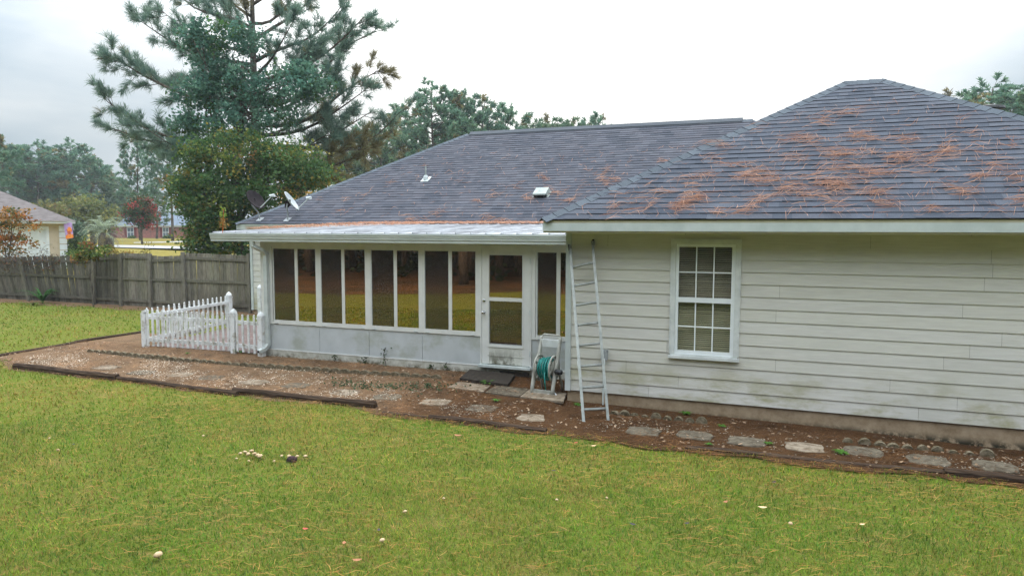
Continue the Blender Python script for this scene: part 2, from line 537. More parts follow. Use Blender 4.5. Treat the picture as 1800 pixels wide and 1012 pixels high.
class MB:
    def __init__(s):
        s.v = []; s.f = []; s.c = []; s.m = []
    def add(s, vs, fs, c=(1, 1, 1), m=0):
        b = len(s.v)
        s.v += [tuple(map(float, x)) for x in vs]
        for f in fs:
            s.f.append([b+i for i in f]); s.c.append(c); s.m.append(m)
        return s
    def box(s, x0, x1, y0, y1, z0, z1, c=(1, 1, 1), m=0):
        v = [(x, y, z) for z in (z0, z1) for y in (y0, y1) for x in (x0, x1)]
        return s.add(v, [(0, 2, 3, 1), (4, 5, 7, 6), (0, 1, 5, 4), (2, 6, 7, 3), (0, 4, 6, 2), (1, 3, 7, 5)], c, m)
    def obox(s, p, ax, ay, az, c=(1, 1, 1), m=0):
        """centre p, half-extent vectors"""
        p, ax, ay, az = (np.asarray(q, float) for q in (p, ax, ay, az))
        v = [p+i*ax+j*ay+k*az for k in (-1, 1) for j in (-1, 1) for i in (-1, 1)]
        return s.add(v, [(0, 2, 3, 1), (4, 5, 7, 6), (0, 1, 5, 4), (2, 6, 7, 3), (0, 4, 6, 2), (1, 3, 7, 5)], c, m)
    def tube(s, path, rad, n=8, cap=True, c=(1, 1, 1), m=0, flat=None):
        path = [np.asarray(p, float) for p in path]
        if not hasattr(rad, '__len__'):
            rad = [rad]*len(path)
        rings = []
        up = np.array([0.0, 0, 1])
        prev = None
        for i, p in enumerate(path):
            t = path[min(i+1, len(path)-1)]-path[max(i-1, 0)]
            t = t/(np.linalg.norm(t)+1e-9)
            if prev is None:
                a = np.cross(t, up)
                if np.linalg.norm(a) < 1e-3:
                    a = np.cross(t, (1, 0, 0))
            else:
                a = prev-t*np.dot(prev, t)
            a = a/(np.linalg.norm(a)+1e-9)
            prev = a
            b = np.cross(t, a)
            k = flat if flat else 1.0
            rings.append([p+rad[i]*(math.cos(2*math.pi*j/n)*a+k*math.sin(2*math.pi*j/n)*b) for j in range(n)])
        vs = [q for r_ in rings for q in r_]
        fs = []
        for i in range(len(path)-1):
            for j in range(n):
                fs.append((i*n+j, i*n+(j+1) % n, (i+1)*n+(j+1) % n, (i+1)*n+j))
        if cap:
            fs.append(tuple(range(n-1, -1, -1)))
            fs.append(tuple((len(path)-1)*n+j for j in range(n)))
        return s.add(vs, fs, c, m)
    def extrude(s, prof, d, c=(1, 1, 1), m=0):
        """closed 3-D outline swept by vector d"""
        n = len(prof)
        d = np.asarray(d, float)
        vs = [np.asarray(p, float) for p in prof]+[np.asarray(p, float)+d for p in prof]
        fs = [(i, (i+1) % n, n+(i+1) % n, n+i) for i in range(n)]
        fs += [tuple(range(n-1, -1, -1)), tuple(range(n, 2*n))]
        return s.add(vs, fs, c, m)
    def lathe(s, p, prof, n=12, axis=(0, 0, 1), c=(1, 1, 1), m=0):
        """prof: list of (radius, height along axis)"""
        p = np.asarray(p, float); a = np.asarray(axis, float); a = a/np.linalg.norm(a)
        e = np.cross(a, (1, 0, 0)) if abs(a[0]) < 0.9 else np.cross(a, (0, 1, 0))
        e /= np.linalg.norm(e); g = np.cross(a, e)
        vs = []
        for r_, h in prof:
            vs += [p+a*h+r_*(math.cos(2*math.pi*j/n)*e+math.sin(2*math.pi*j/n)*g) for j in range(n)]
        fs = [(i*n+j, i*n+(j+1) % n, (i+1)*n+(j+1) % n, (i+1)*n+j) for i in range(len(prof)-1) for j in range(n)]
        fs += [tuple(range(n-1, -1, -1)), tuple((len(prof)-1)*n+j for j in range(n))]
        return s.add(vs, fs, c, m)
    def build(s, name, mats, parent=None, smooth=False, origin='base'):
        V = np.array(s.v)
        og = None
        if parent is None and origin == 'base':
            lo, hi = V.min(0), V.max(0)
            og = ((lo[0]+hi[0])/2, (lo[1]+hi[1])/2, lo[2])
        elif parent is None and origin is not None and origin != 'base':
            og = origin
        return np_obj(name, V, s.f, mats, parent, fcol=s.c, midx=s.m, smooth=smooth, origin=og)
def tag(o, label, cat, group=None):
    o['label'] = label; o['category'] = cat
    if group:
        o['group'] = group
    return o
def kind(o, k='structure', label=None):
    o['kind'] = k
    if label:
        o['label'] = label
    return o
def thing(name, label, cat, loc, group=None):
    o = bpy.data.objects.new(name, None)
    o.empty_display_size = 0.2
    COL.objects.link(o)
    o.location = Vector(tuple(float(q) for q in loc))
    return tag(o, label, cat, group)
def dup(root, loc, rotz=0.0, scale=1.0, label=None, group=None):
    c = root.copy(); COL.objects.link(c)
    c.location = Vector(tuple(float(q) for q in loc)); c.rotation_euler = (0, 0, rotz)
    c.scale = (scale, scale, scale) if not hasattr(scale, '__len__') else scale
    if label:
        c['label'] = label
    if group:
        c['group'] = group
    for ch in list(root.children):
        d = ch.copy(); COL.objects.link(d); d.parent = c
        for g in list(ch.children):
            h = g.copy(); COL.objects.link(h); h.parent = d
    return c
def jit(c, a):
    k = 1+random.uniform(-a, a)
    return tuple(max(0.0, q*k) for q in c)

# ------------------------------------------------------------------ ground
def bed_front(x):
    xs = [-30, -15.75, -14.07, -11.2, -8.4, -5.85, -5.5, -2.97, -1.1, 2.4, 9, 30]
    ys = [-0.9, -0.85, -1.58, -1.62, -1.74, -1.67, -1.9, -1.98, -2.05, -1.98, -1.98, -1.98]
    return np.interp(x, xs, ys)
def in_bed(x, y, margin=0.0):
    """true where there is no lawn: bed, patio, house"""
    x = np.asarray(x); y = np.asarray(y)
    left = np.where(y < 2.8, -15.68, -14.0-0.17*(y-1.0))
    wob = 0.07*np.sin(x*3.1)+0.05*np.sin(x*7.3+1)+0.04*np.sin(x*17)
    house = (y > 6.9) & (x > -15.9)
    return ((y > bed_front(x)-wob+margin) & (x > left+0.06*np.sin(y*6)+margin) & (y < 7.2)) | house
def uniq(a):
    return np.unique(np.round(a, 4))
xs = uniq(np.concatenate([np.linspace(-900, -120, 14), np.arange(-120, -30, 4.0), np.arange(-30, 12, 1.0), np.arange(-3.9, -3.0, 0.1), np.arange(12, 80, 4.0), np.linspace(80, 900, 14)]))
ys = uniq(np.concatenate([np.linspace(-700, -60, 10), np.arange(-60, -20, 4.0), np.arange(-20, 12, 1.0), np.arange(-1.5, 1.6, 0.1), np.arange(12, 160, 3.0), np.linspace(160, 1200, 14)]))
X, Y = np.meshgrid(xs, ys)
Zt = terrain(X, Y)
V = np.stack([X, Y, Zt], -1).reshape(-1, 3)
nx, ny = len(xs), len(ys)
ii = np.arange((ny-1)*(nx-1)); r0 = ii//(nx-1); c0 = ii % (nx-1)
a0 = r0*nx+c0
F = np.stack([a0, a0+1, a0+nx+1, a0+nx], -1)
lawn = np_obj('lawn', V, F, M['lawn_ground'], smooth=True)
dv_ = np.clip((V[:, 1]-7.6)/1.0, 0, 1)
at_ = lawn.data.color_attributes.new('Dry', 'FLOAT_COLOR', 'POINT')
cc = np.ones((len(V), 4), np.float32); cc[:, :3] = dv_[:, None]
at_.data.foreach_set('color', cc.ravel())
kind(lawn)

# bed of pine straw along the house
bx = np.linspace(-15.75, 9.0, 180)
rows = np.linspace(0, 1, 28)
V = []
for x in bx:
    y0 = float(bed_front(x))-0.10-0.06*math.sin(x*3.1)-0.04*math.sin(x*7.3+1)-random.uniform(0, 0.06)
    y1 = 1.35 if x > -13.7 else 2.8
    for t_ in rows:
        yy = y0+(y1-y0)*t_
        V.append((x+(0.05*math.sin(yy*6) if x < -15.6 else 0), yy, tz(x, yy)+0.006+0.010*float(smooth(-3.6, -3.0, x))+0.02*math.sin(t_*math.pi)*(0.5+0.5*math.sin(x*1.7))))
nb = len(rows)
F = [(i*nb+j, (i+1)*nb+j, (i+1)*nb+j+1, i*nb+j+1) for i in range(len(bx)-1) for j in range(nb-1)]
kind(np_obj('garden_bed', np.array(V), np.array(F), M['bed_ground'], smooth=True))
# brick patio inside the picket fence
mb = MB()
mb.add([(-13.75, 1.28, 0.016), (-10.36, 1.40, 0.016), (-10.36, 7.2, 0.016), (-14.6, 7.2, 0.016), (-14.25, 4.4, 0.016)], [(0, 1, 2, 3, 4)])
kind(mb.build('patio', M['patio_brick'], origin=None))
# strip of needles and bare soil at the foot of the timber fence
mb = MB()
pts = []
for i in range(60):
    x = -32+i*(16.4/59)
    pts.append((x, 6.55+0.18*math.sin(x*1.9)+random.uniform(-0.12, 0.12), 0.005))
V = []; F = []
for i, (x, y, z) in enumerate(pts):
    V += [(x, y, 0.005), (x, 8.2, 0.005)]
    if i:
        F.append((2*i-2, 2*i, 2*i+1, 2*i-1))
mb.add(V, F)
kind(mb.build('fence_bed', M['bed_ground'], origin=None))
# floor of the wood behind the camera, mirrored in the porch glass
mb = MB()
V = []; F = []
for i in range(61):
    x = -90+i*2.2
    V += [(x, min(-9.5, max(-17.6, -17.3-0.46*(x+5)))+0.5*math.sin(x*0.7)+0.4*math.sin(x*1.3), 0.006), (x, -75, 0.006)]
    if i:
        F.append((2*i-2, 2*i-1, 2*i+1, 2*i))
mb.add(V, F)
kind(mb.build('woodland_floor', M['wood_floor_litter'], origin=None))
# road and far driveway
def strip(name, pts, z, mat):
    mb = MB()
    V = []; F = []
    for i, (px, pya, pyb) in enumerate(pts):
        V += [tuple(G(px, pya, z)), tuple(G(px, pyb, z))]
        if i:
            F.append((2*i-2, 2*i, 2*i+1, 2*i-1))
    mb.add(V, F)
    return kind(mb.build(name, mat, origin=None))
strip('road', [(-200, 424.5, 429.5), (150, 429.5, 433.5), (250, 431.2, 435.6), (350, 433.5, 437.6), (600, 438.5, 443)], 1.262, M['road_concrete'])
strip('driveway', [(235, 425.8, 426.9), (290, 424.6, 426.0), (330, 423.4, 425.0), (420, 420.5, 422)], 1.270, M['road_concrete'])

# ------------------------------------------------------------------ house
WX0 = -3.272           # left corner of the wing
WXR = 5.60
ZB = 0.146             # bottom of the siding
EXPO = 0.178
EZ = 2.867             # shingle edge at the eaves
SL = 0.583             # 7 in 12
OH = 0.45
house = thing('house', 'single storey beige house with grey hip roof and glazed back porch', 'house', (-5, 5, 0))
def siding(name, X0, X1, y, z0, nrow, ztop, holes=(), left_to=None):
    """lap boards on a wall facing -Y"""
    mb = MB()
    for k in range(nrow):
        a = z0+k*EXPO
        b = min(a+EXPO, ztop)
        if b <= a:
            continue
        cuts = sorted({a, b}|{h for (hx0, hx1, hz0, hz1) in holes for h in (hz0, hz1) if a < h < b})
        joints = [X0, X1]
        x = X0+random.uniform(0.6, 3.4)
        while x < X1-0.5:
            joints.append(x)
            x += 3.66
        for c0_, c1_ in zip(cuts, cuts[1:]):
            mid = (c0_+c1_)/2
            seg = [(X0, X1)]
            for (hx0, hx1, hz0, hz1) in holes:
                if hz0 < mid < hz1:
                    seg = [(p, q) for s0, s1 in seg for p, q in ((s0, min(s1, hx0)), (max(s0, hx1), s1)) if q > p+1e-4]
            js = sorted(joints)
            pieces = []
            for s0, s1 in seg:
                e = [s0]+[j for j in js if s0+0.01 < j < s1-0.01]+[s1]
                pieces += [(e[i]+(0.0015 if i else 0), e[i+1]-(0.0015 if i+2 < len(e) else 0), sum(1 for j in js if j <= e[i]+0.01)) for i in range(len(e)-1)]
            def yy(z):
                return y-0.019+0.013*(z-a)/EXPO
            for p, q, ji in pieces:
                rs = random.Random(k*31+ji)
                g = 1+rs.uniform(-0.045, 0.045)
                cc_ = (g, g, g*(1+rs.uniform(-0.02, 0.02)))
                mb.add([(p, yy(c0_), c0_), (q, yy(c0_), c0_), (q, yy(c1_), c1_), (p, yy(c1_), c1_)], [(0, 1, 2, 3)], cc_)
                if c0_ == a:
                    mb.add([(p, y+0.004, a), (q, y+0.004, a), (q, y-0.019, a), (p, y-0.019, a)], [(0, 1, 2, 3)], (0.40, 0.36, 0.32))  # bare dirty underside, darkened further to draw the shadow line below each lap
    return mb.build(name, M['lap_siding'], house)
WIN = (-1.575, -0.705, 0.83, 2.50)
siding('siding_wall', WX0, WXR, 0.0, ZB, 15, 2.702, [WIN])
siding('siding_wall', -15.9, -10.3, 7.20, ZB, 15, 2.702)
mb = MB()
mb.box(WX0-0.02, WX0+0.07, -0.032, 0.02, ZB-0.01, 2.70)          # corner board, front
mb.box(WX0-0.02, WX0-0.001, 0.02, 7.2, ZB-0.01, 2.70)            # wing side wall cladding
mb.build('corner_board', M['white_trim'], house)
mb = MB()
mb.box(-15.93, -15.84, 7.165, 7.22, ZB-0.01, 2.70)
mb.build('corner_board', M['white_trim'], house)
mb = MB()
mb.box(WX0+0.012, WXR, 0.012, 7.0, -0.4, ZB)
mb.build('foundation', M['foundation'], house)
mb = MB()
mb.box(-15.88, -3.3, 7.215, 7.40, -0.2, ZB)
mb.build('foundation', M['foundation'], house)
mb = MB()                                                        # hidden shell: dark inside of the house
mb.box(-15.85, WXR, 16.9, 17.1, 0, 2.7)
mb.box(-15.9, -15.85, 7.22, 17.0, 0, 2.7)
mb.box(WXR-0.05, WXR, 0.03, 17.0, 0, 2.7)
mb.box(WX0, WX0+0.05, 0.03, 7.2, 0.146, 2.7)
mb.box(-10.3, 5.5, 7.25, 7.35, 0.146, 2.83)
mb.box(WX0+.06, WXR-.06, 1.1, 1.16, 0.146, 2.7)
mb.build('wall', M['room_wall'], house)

# roofs -----------------------------------------------------------
COURSE = 0.165
SHC = [(0.066, 0.076, 0.094), (0.080, 0.090, 0.108), (0.054, 0.064, 0.081), (0.074, 0.081, 0.097), (0.063, 0.071, 0.087)]
def shingle_plane(mb, p0, edir, vdir, L0, L1, depth, l0off, tint=(1, 1, 1)):
    """p0 lower-left corner at eave, edir along eave, vdir up slope; trapezoid: at height v the row
    spans l0off*v/depth .. L0 + (L1-L0)*..."""
    e = np.asarray(edir, float); v = np.asarray(vdir, float); n = np.cross(e, v); n /= np.linalg.norm(n)
    if n[2] < 0:
        n = -n
    p0 = np.asarray(p0, float)
    nr = int(math.ceil(depth/COURSE))
    for k in range(nr):
        s0 = k*COURSE
        s1 = min(s0+COURSE, depth)
        def ends(s):
            t = min(s/depth, 1.0)
            return l0off*t, L0+(L1-L0)*t
        xa, xb = ends(s0)
        ya, yb = ends(s1)
        x = xa-random.uniform(0, 0.25)
        while x < xb:
            wdt = random.choice((0.14, 0.2, 0.26, 0.33, 0.4))
            x2 = x+wdt
            a, b = max(x, xa), min(x2, xb)
            x = x2
            if b-a < 1e-3:
                continue
            def clampu(q):
                t = (q-xa)/(xb-xa+1e-9)
                return min(max(q, ya), yb) if yb > ya else ya+(yb-ya)*t
            ua, ub = clampu(a), clampu(b)
            lift = random.choice((0.012, 0.012, 0.017))
            c = jit(random.choice(SHC), 0.06)
            c = tuple(q*w_ for q, w_ in zip(c, tint))
            q0 = p0+e*a+v*(s0-0.012)+n*lift; q1 = p0+e*b+v*(s0-0.012)+n*lift
            q2 = p0+e*ub+v*s1+n*0.002; q3 = p0+e*ua+v*s1+n*0.002
            mb.add([q0, q1, q2, q3], [(0, 1, 2, 3)], c)
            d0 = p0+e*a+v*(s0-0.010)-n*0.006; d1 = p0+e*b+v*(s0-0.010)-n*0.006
            mb.add([d0, d1, q1, q0], [(0, 1, 2, 3)], (0.024, 0.025, 0.028))  # black asphalt edge; its colour also draws the shadow line under each course
cs, sn = 1/math.hypot(1, SL), SL/math.hypot(1, SL)
# wing hip roof
WA = np.array([-3.556, -OH, EZ]); WT = 4.43
WRL = WA+np.array([WT, WT, SL*WT]); WRR = WRL+np.array([0.642, 0, 0])
WB = np.array([WRR[0]+WT, -OH, EZ])
sd_ = WT/cs
mb = MB()
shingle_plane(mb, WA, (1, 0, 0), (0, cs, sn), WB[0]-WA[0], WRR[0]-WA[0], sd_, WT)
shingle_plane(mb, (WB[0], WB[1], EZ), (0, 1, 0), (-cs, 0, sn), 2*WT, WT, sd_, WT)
yb_ = WA[1]+2*WT
mb.add([WA, WRL, (WA[0], yb_, EZ)], [(0, 1, 2)], SHC[0])
mb.add([(WA[0], yb_, EZ), WRL, WRR, (WB[0], yb_, EZ)], [(0, 1, 2, 3)], SHC[0])
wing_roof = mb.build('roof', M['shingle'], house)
# main hip roof
BA = np.array([-16.135, 6.8, EZ]); BT = 5.44
BRL = BA+np.array([BT, BT, SL*BT]); BRR = np.array([-1.15, BRL[1], BRL[2]])
BB = np.array([BRR[0]+BT, 6.8, EZ])
mb = MB()
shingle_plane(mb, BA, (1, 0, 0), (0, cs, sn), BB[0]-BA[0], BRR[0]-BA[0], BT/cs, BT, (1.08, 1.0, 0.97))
yb2 = BA[1]+2*BT
mb.add([BA, BRL, (BA[0], yb2, EZ)], [(0, 1, 2)], SHC[0])
mb.add([BB, BRR, (BB[0], yb2, EZ)], [(0, 1, 2)], SHC[0])
mb.add([(BA[0], yb2, EZ), BRL, BRR, (BB[0], yb2, EZ)], [(0, 1, 2, 3)], SHC[0])
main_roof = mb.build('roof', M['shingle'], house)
def caps(p, q, na, nb_, parent, wdt=0.15, L=0.21):
    """overlapping cap shingles along a hip or ridge from p up to q; na, nb_ are unit vectors down the two slopes"""
    p = np.asarray(p, float); q = np.asarray(q, float)
    d = q-p; ln = np.linalg.norm(d); d /= ln
    mb = MB()
    k = 0.0
    up = np.array([0, 0, 1.0])
    while k < ln:
        a = p+d*(k-0.01); b = p+d*min(k+L+0.04, ln+0.02)
        c = jit((0.086, 0.102, 0.116), 0.12)
        la, lb = up*0.026, up*0.015
        A0, A1, A2 = a+na*wdt+la*0.55, a+la+up*0.004, a+nb_*wdt+la*0.55
        B0, B1, B2 = b+na*wdt+lb*0.55, b+lb+up*0.004, b+nb_*wdt+lb*0.55
        mb.add([A0, A1, A2, B0, B1, B2], [(0, 1, 4, 3), (1, 2, 5, 4)], c)
        t = up*0.012
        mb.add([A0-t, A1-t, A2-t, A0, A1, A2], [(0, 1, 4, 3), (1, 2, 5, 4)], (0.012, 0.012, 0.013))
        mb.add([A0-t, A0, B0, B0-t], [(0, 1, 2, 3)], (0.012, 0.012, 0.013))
        k += L
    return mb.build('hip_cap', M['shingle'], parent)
def unit(v):
    v = np.asarray(v, float)
    return v/np.linalg.norm(v)
# vectors lying in each slope, square to the hip
def inplane(hipdir, nrm_):
    return unit(np.cross(hipdir, nrm_))
nf = unit((0, -SL, 1)); nl_ = unit((-SL, 0, 1)); nr_ = unit((SL, 0, 1)); nbk = unit((0, SL, 1))
hd = unit((1, 1, SL)); va = inplane(hd, nf); vb = -inplane(hd, nl_)
va = va if va[2] < 0 else -va; vb = vb if vb[2] < 0 else -vb
caps(WA, WRL, va, vb, wing_roof)
caps(BA, BRL, va, vb, main_roof)
hd2 = unit((-1, 1, SL)); vc = inplane(hd2, nf); vd = inplane(hd2, nr_)
vc = vc if vc[2] < 0 else -vc; vd = vd if vd[2] < 0 else -vd
caps(WB, WRR, vc, vd, wing_roof)
vf = unit((0, -1, -SL)); vk = unit((0, 1, -SL))
caps(WRL, WRR, vf, vk, wing_roof)
caps(BRR-np.array([0.0, 0, 0]), BRR+np.array([-0.5, 0, 0]), vf, vk, main_roof)
# ridge vent on the main ridge
mb = MB()
a, b = BRL+np.array([0.15, 0, 0.0]), BRR+np.array([-0.28, 0, 0.0])
prof = [a+vf*0.17+np.array([0, 0, 0.01]), a+vf*0.17+np.array([0, 0, 0.055]), a+np.array([0, 0, 0.085]), a+vk*0.17+np.array([0, 0, 0.055]), a+vk*0.17+np.array([0, 0, 0.01])]
mb.extrude(prof, b-a, (0.085, 0.095, 0.105))
mb.build('ridge_vent', M['shingle'], main_roof)
# fascia, soffit
mb = MB()
mb.box(WA[0]+0.02, WB[0]-0.02, -OH+0.012, -OH+0.035, 2.665, EZ-0.014)
mb.box(WA[0]+0.02, WA[0]+0.045, -OH+0.035, 6.9, 2.665, EZ-0.014)
mb.build('fascia', M['soffit_paint'], house)  # recessed strip above the white board; shade there is put into its tan colour
mb = MB()
mb.box(WA[0]+0.018, WB[0]-0.018, -OH-0.008, -OH+0.0115, 2.692, 2.812)
mb.build('fascia', M['white_trim'], house)
mb = MB()
mb.box(WA[0]+0.046, WB[0]-0.03, -OH+0.036, -0.001, 2.702, 2.712)
mb.box(WA[0]+0.046, WX0-0.021, 0.0, 6.9, 2.702, 2.712)
mb.build('soffit', M['soffit_paint'], house)
mb = MB()
mb.box(BA[0]+0.02, -3.6, 6.8+0.012, 6.8+0.035, 2.69, EZ-0.014)
mb.box(BA[0]+0.02, BA[0]+0.045, 6.84, yb2, 2.69, EZ-0.014)
mb.build('fascia', M['white_trim'], house)
mb = MB()
mb.box(BA[0]+0.046, -3.7, 6.836, 7.18, 2.70, 2.71)
mb.build('soffit', M['soffit_paint'], house)
def gutter(x0, x1, yf, zt, h, name='gutter'):
    k = h/0.17
    prof = [(0.125, 0), (0.0, 0), (0.0, -0.032*k), (0.012, -0.044*k), (0.012, -0.070*k), (0.022, -0.082*k), (0.022, -0.112*k), (0.040, -0.128*k), (0.040, -0.17*k), (0.125, -0.17*k)]
    mb = MB()
    mb.extrude([(x0, yf+a, zt+b) for a, b in prof], (x1-x0, 0, 0))
    return mb.build(name, M['gutter_metal'], house)
gutter(-15.70, -11.3, 6.80-0.12, EZ-0.02, 0.11)
gutter(-11.49, -3.385, 0.93, 2.622, 0.168)

# porch metal roof
PX0, PX1 = -11.47, WX0-0.022
PY0, PY1, PZ0, PZ1 = 1.0, 6.86, 2.632, 2.846
mb = MB()
mb.add([(PX0, PY0, PZ0), (PX1, PY0, PZ0), (PX1, PY1, PZ1), (PX0, PY1, PZ1),
        (PX0, PY0, PZ0-0.09), (PX1, PY0, PZ0-0.09), (PX1, PY1, PZ1-0.09), (PX0, PY1, PZ1-0.09)],
       [(0, 1, 2, 3), (7, 6, 5, 4), (0, 4, 5, 1), (1, 5, 6, 2), (2, 6, 7, 3), (3, 7, 4, 0)])
nrib = 27
for i in range(nrib+1):
    x = PX0+0.02+(PX1-PX0-0.04)*i/nrib
    mb.add([(x-0.018, PY0, PZ0), (x-0.008, PY0, PZ0+0.022), (x+0.008, PY0, PZ0+0.022), (x+0.018, PY0, PZ0),
            (x-0.018, PY1, PZ1), (x-0.008, PY1, PZ1+0.022), (x+0.008, PY1, PZ1+0.022), (x+0.018, PY1, PZ1)],
           [(0, 1, 5, 4), (1, 2, 6, 5), (2, 3, 7, 6), (0, 3, 2, 1)])
mb.build('porch_roof', M['porch_roof'], house)

# porch wall ------------------------------------------------------
SY = 1.30
SX0 = -10.40
def S(px, py):
    p = on(px, py, 1, SY)
    return p[0], p[2]
zt_win = S(560, 438)[1]
zb_win = S(518, 563.5)[1]
def sx(px):
    return S(px, 500)[0]
units = [(482, 519.5, 520.5+4, 555.5), (565, 601.5, 606.5, 642), (653.5, 693, 698.5, 736), (747, 789, 795, 836), (944.6, 978.6, 985.5, 1022)]
mb = MB()
mb.box(SX0-0.06, WX0-0.03, SY-0.005, SY+0.10, -0.1, ZB)
mb.build('porch_curb', M['porch_curb'], house)
mb = MB()
DX0, DX1 = sx(845.0), sx(935.0)
edges = [SX0, sx(560), sx(647.5), sx(741.5), DX0]
pan = list(zip(edges, edges[1:]))+[(DX1, WX0-0.025)]
for a, b in pan:
    mb = MB()
    mb.box(a+0.004, b-0.004, SY, SY+0.04, ZB+0.004, zb_win-0.085)
    mb.build('porch_panel', M['porch_panel'], house)
# frame: posts, header, sill
mb = MB()
hz = S(600, 428.5)[1]
mb.box(SX0-0.06, WX0-0.025, SY-0.012, SY+0.06, zt_win+0.045, 2.56)
mb.box(SX0, DX0, SY-0.018, SY+0.05, zb_win-0.085, zb_win-0.04)
mb.box(DX1, WX0-0.025, SY-0.018, SY+0.05, zb_win-0.085, zb_win-0.04)
posts = [(SX0-0.06, sx(480)-0.015)]
for (a, b, c, d), (a2, b2, c2, d2) in zip(units[:3], units[1:4]):
    posts.append((sx(d)+0.02, sx(a2)-0.02))
posts += [(sx(836)+0.02, DX0+0.01), (DX1-0.005, sx(944.6)-0.03)]
for a, b in posts:
    mb.box(a, b, SY-0.015, SY+0.055, zb_win-0.0395, zt_win+0.0445)
mb.box(SX0-0.058, WX0-0.025, SY-0.012, SY-0.0006, ZB+0.002, ZB+0.022)
mb.box(SX0-0.06, SX0+0.0035, SY-0.014, SY+0.055, ZB+0.0225, zb_win-0.086)
mb.build('porch_frame', M['porch_frame'], house)
for (a, b, c, d) in units:
    xa, xb, xc, xd = sx(a), sx(b), sx(c), sx(d)
    wf = MB()
    wf.box(xa-0.02, xd+0.02, SY-0.010, SY+0.05, zt_win, zt_win+0.044)
    wf.box(xa-0.02, xd+0.02, SY-0.016, SY+0.05, zb_win-0.039, zb_win)
    wf.box(xa-0.0195, xa, SY-0.009, SY+0.05, zb_win, zt_win)
    wf.box(xd, xd+0.0195, SY-0.009, SY+0.05, zb_win, zt_win)
    wf.box(xb, xc, SY-0.018, SY+0.045, zb_win+0.0005, zt_win-0.0005)
    wo = wf.build('porch_window', M['porch_frame'], house)
    gl_ = MB(); gl_.box(xc, xd, SY-0.0085, SY-0.0035, zb_win, zt_win)
    gl_.build('pane', M['porch_glass'], wo)
    sc_ = MB(); sc_.box(xa+0.014, xb-0.001, SY-0.0085, SY-0.0055, zb_win+0.001, zt_win-0.001)
    sc_.build('screen', M['insect_screen'], wo)
    for q in (xa+0.06, xd-0.06):
        ck = MB(); ck.box(q-0.04, q+0.04, SY-0.03, SY-0.0185, zb_win-0.075, zb_win-0.06)
        ck.build('sill_clip', M['white_trim'], wo)
    sf = MB()
    sf.box(xa, xa+0.0135, SY-0.0095, SY+0.012, zb_win, zt_win)
    sf.build('screen_frame', M['grey_metal'], wo)
# left side wall of the porch and its floor
mb = MB()
mb.box(SX0-0.06, SX0-0.02, SY+0.11, 7.18, ZB, 2.53)
mb.build('porch_side_wall', M['porch_panel'], house)
mb = MB()
mb.box(SX0, WX0-0.06, SY+0.1005, 7.17, 0.0, 0.12)
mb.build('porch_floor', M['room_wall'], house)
# storm door
dz0 = S(880, 641)[1]; dz1 = S(870, 434)[1]
mb = MB()
mb.box(DX0, DX0+0.025, SY-0.022, SY+0.05, dz0, dz1+0.03)
mb.box(DX1-0.025, DX1, SY-0.022, SY+0.05, dz0, dz1+0.03)
mb.box(DX0+0.0255, DX1-0.0255, SY-0.022, SY+0.05, dz1, dz1+0.03)
mb.build('door_frame', M['porch_frame'], house)
mb = MB()
gx0, gx1 = sx(860.2), sx(918.7)
gz1, gzm1, gzm0, gz0 = S(890, 448.5)[1], S(890, 523.2)[1], S(890, 529.5)[1], S(890, 606)[1]
d0, d1 = DX0+0.03, DX1-0.03
mb.box(d0, gx0, SY-0.014, SY+0.03, dz0+0.01, dz1-0.006)
mb.box(gx1, d1, SY-0.014, SY+0.03, dz0+0.01, dz1-0.006)
mb.box(gx0, gx1, SY-0.0135, SY+0.03, gz1, dz1-0.006)
mb.box(gx0, gx1, SY-0.020, SY+0.03, gzm0, gzm1)
mb.box(gx0, gx1, SY-0.0135, SY+0.03, gz0-0.03, gz0)
for a, b in ((gx0-0.022, gx0-0.0005), (gx1+0.0005, gx1+0.022)):
    mb.box(a, b, SY-0.021, SY-0.0145, gz0-0.03, gz1+0.022)
mb.box(gx0-0.022, gx1+0.022, SY-0.0205, SY-0.0145, gz1+0.0005, gz1+0.021)
mb.box(gx0-0.03, gx1+0.03, SY-0.024, SY-0.0145, gz0-0.052, gz0-0.031)
door = mb.build('storm_door', M['porch_frame'], house)
mb = MB()
mb.box(gx0, gx1, SY-0.0125, SY+0.03, dz0+0.012, gz0-0.0305)
mb.box(gx0-0.03, gx1+0.03, SY-0.020, SY-0.0145, dz0+0.16, dz0+0.172)
mb.build('kick_panel', M['kick_panel'], door)
mb = MB(); mb.box(gx0, gx1, SY+0.004, SY+0.010, gzm1, gz1)
mb.build('pane', M['porch_glass'], door)
mb = MB(); mb.box(gx0+0.012, gx1-0.012, SY+0.002, SY+0.005, gz0+0.014, gzm0)
mb.build('screen', M['insect_screen'], door)
mb = MB()
mb.box(gx0, gx0+0.0115, SY-0.006, SY+0.012, gz0, gzm0-0.0005); mb.box(gx1-0.0115, gx1, SY-0.006, SY+0.012, gz0, gzm0-0.0005)
mb.box(gx0+0.012, gx1-0.012, SY-0.006, SY+0.012, gz0, gz0+0.0135)
mb.build('screen_frame', M['grey_metal'], door)
kx, kz = S(851, 548.5); bx_, bz = S(851.4, 528)
mb = MB(); mb.lathe((kx, SY-0.0142, kz), [(0.032, 0), (0.032, 0.006), (0.014, 0.010), (0.012, 0.035), (0.026, 0.042), (0.030, 0.055), (0.024, 0.068), (0.008, 0.072)], 14, (0, -1, 0))
mb.build('knob', M['chrome'], door, smooth=True)
mb = MB(); mb.lathe((bx_, SY-0.0142, bz), [(0.031, 0), (0.031, 0.006), (0.026, 0.014), (0.012, 0.016)], 14, (0, -1, 0))
mb.build('deadbolt', M['chrome'], door, smooth=True)
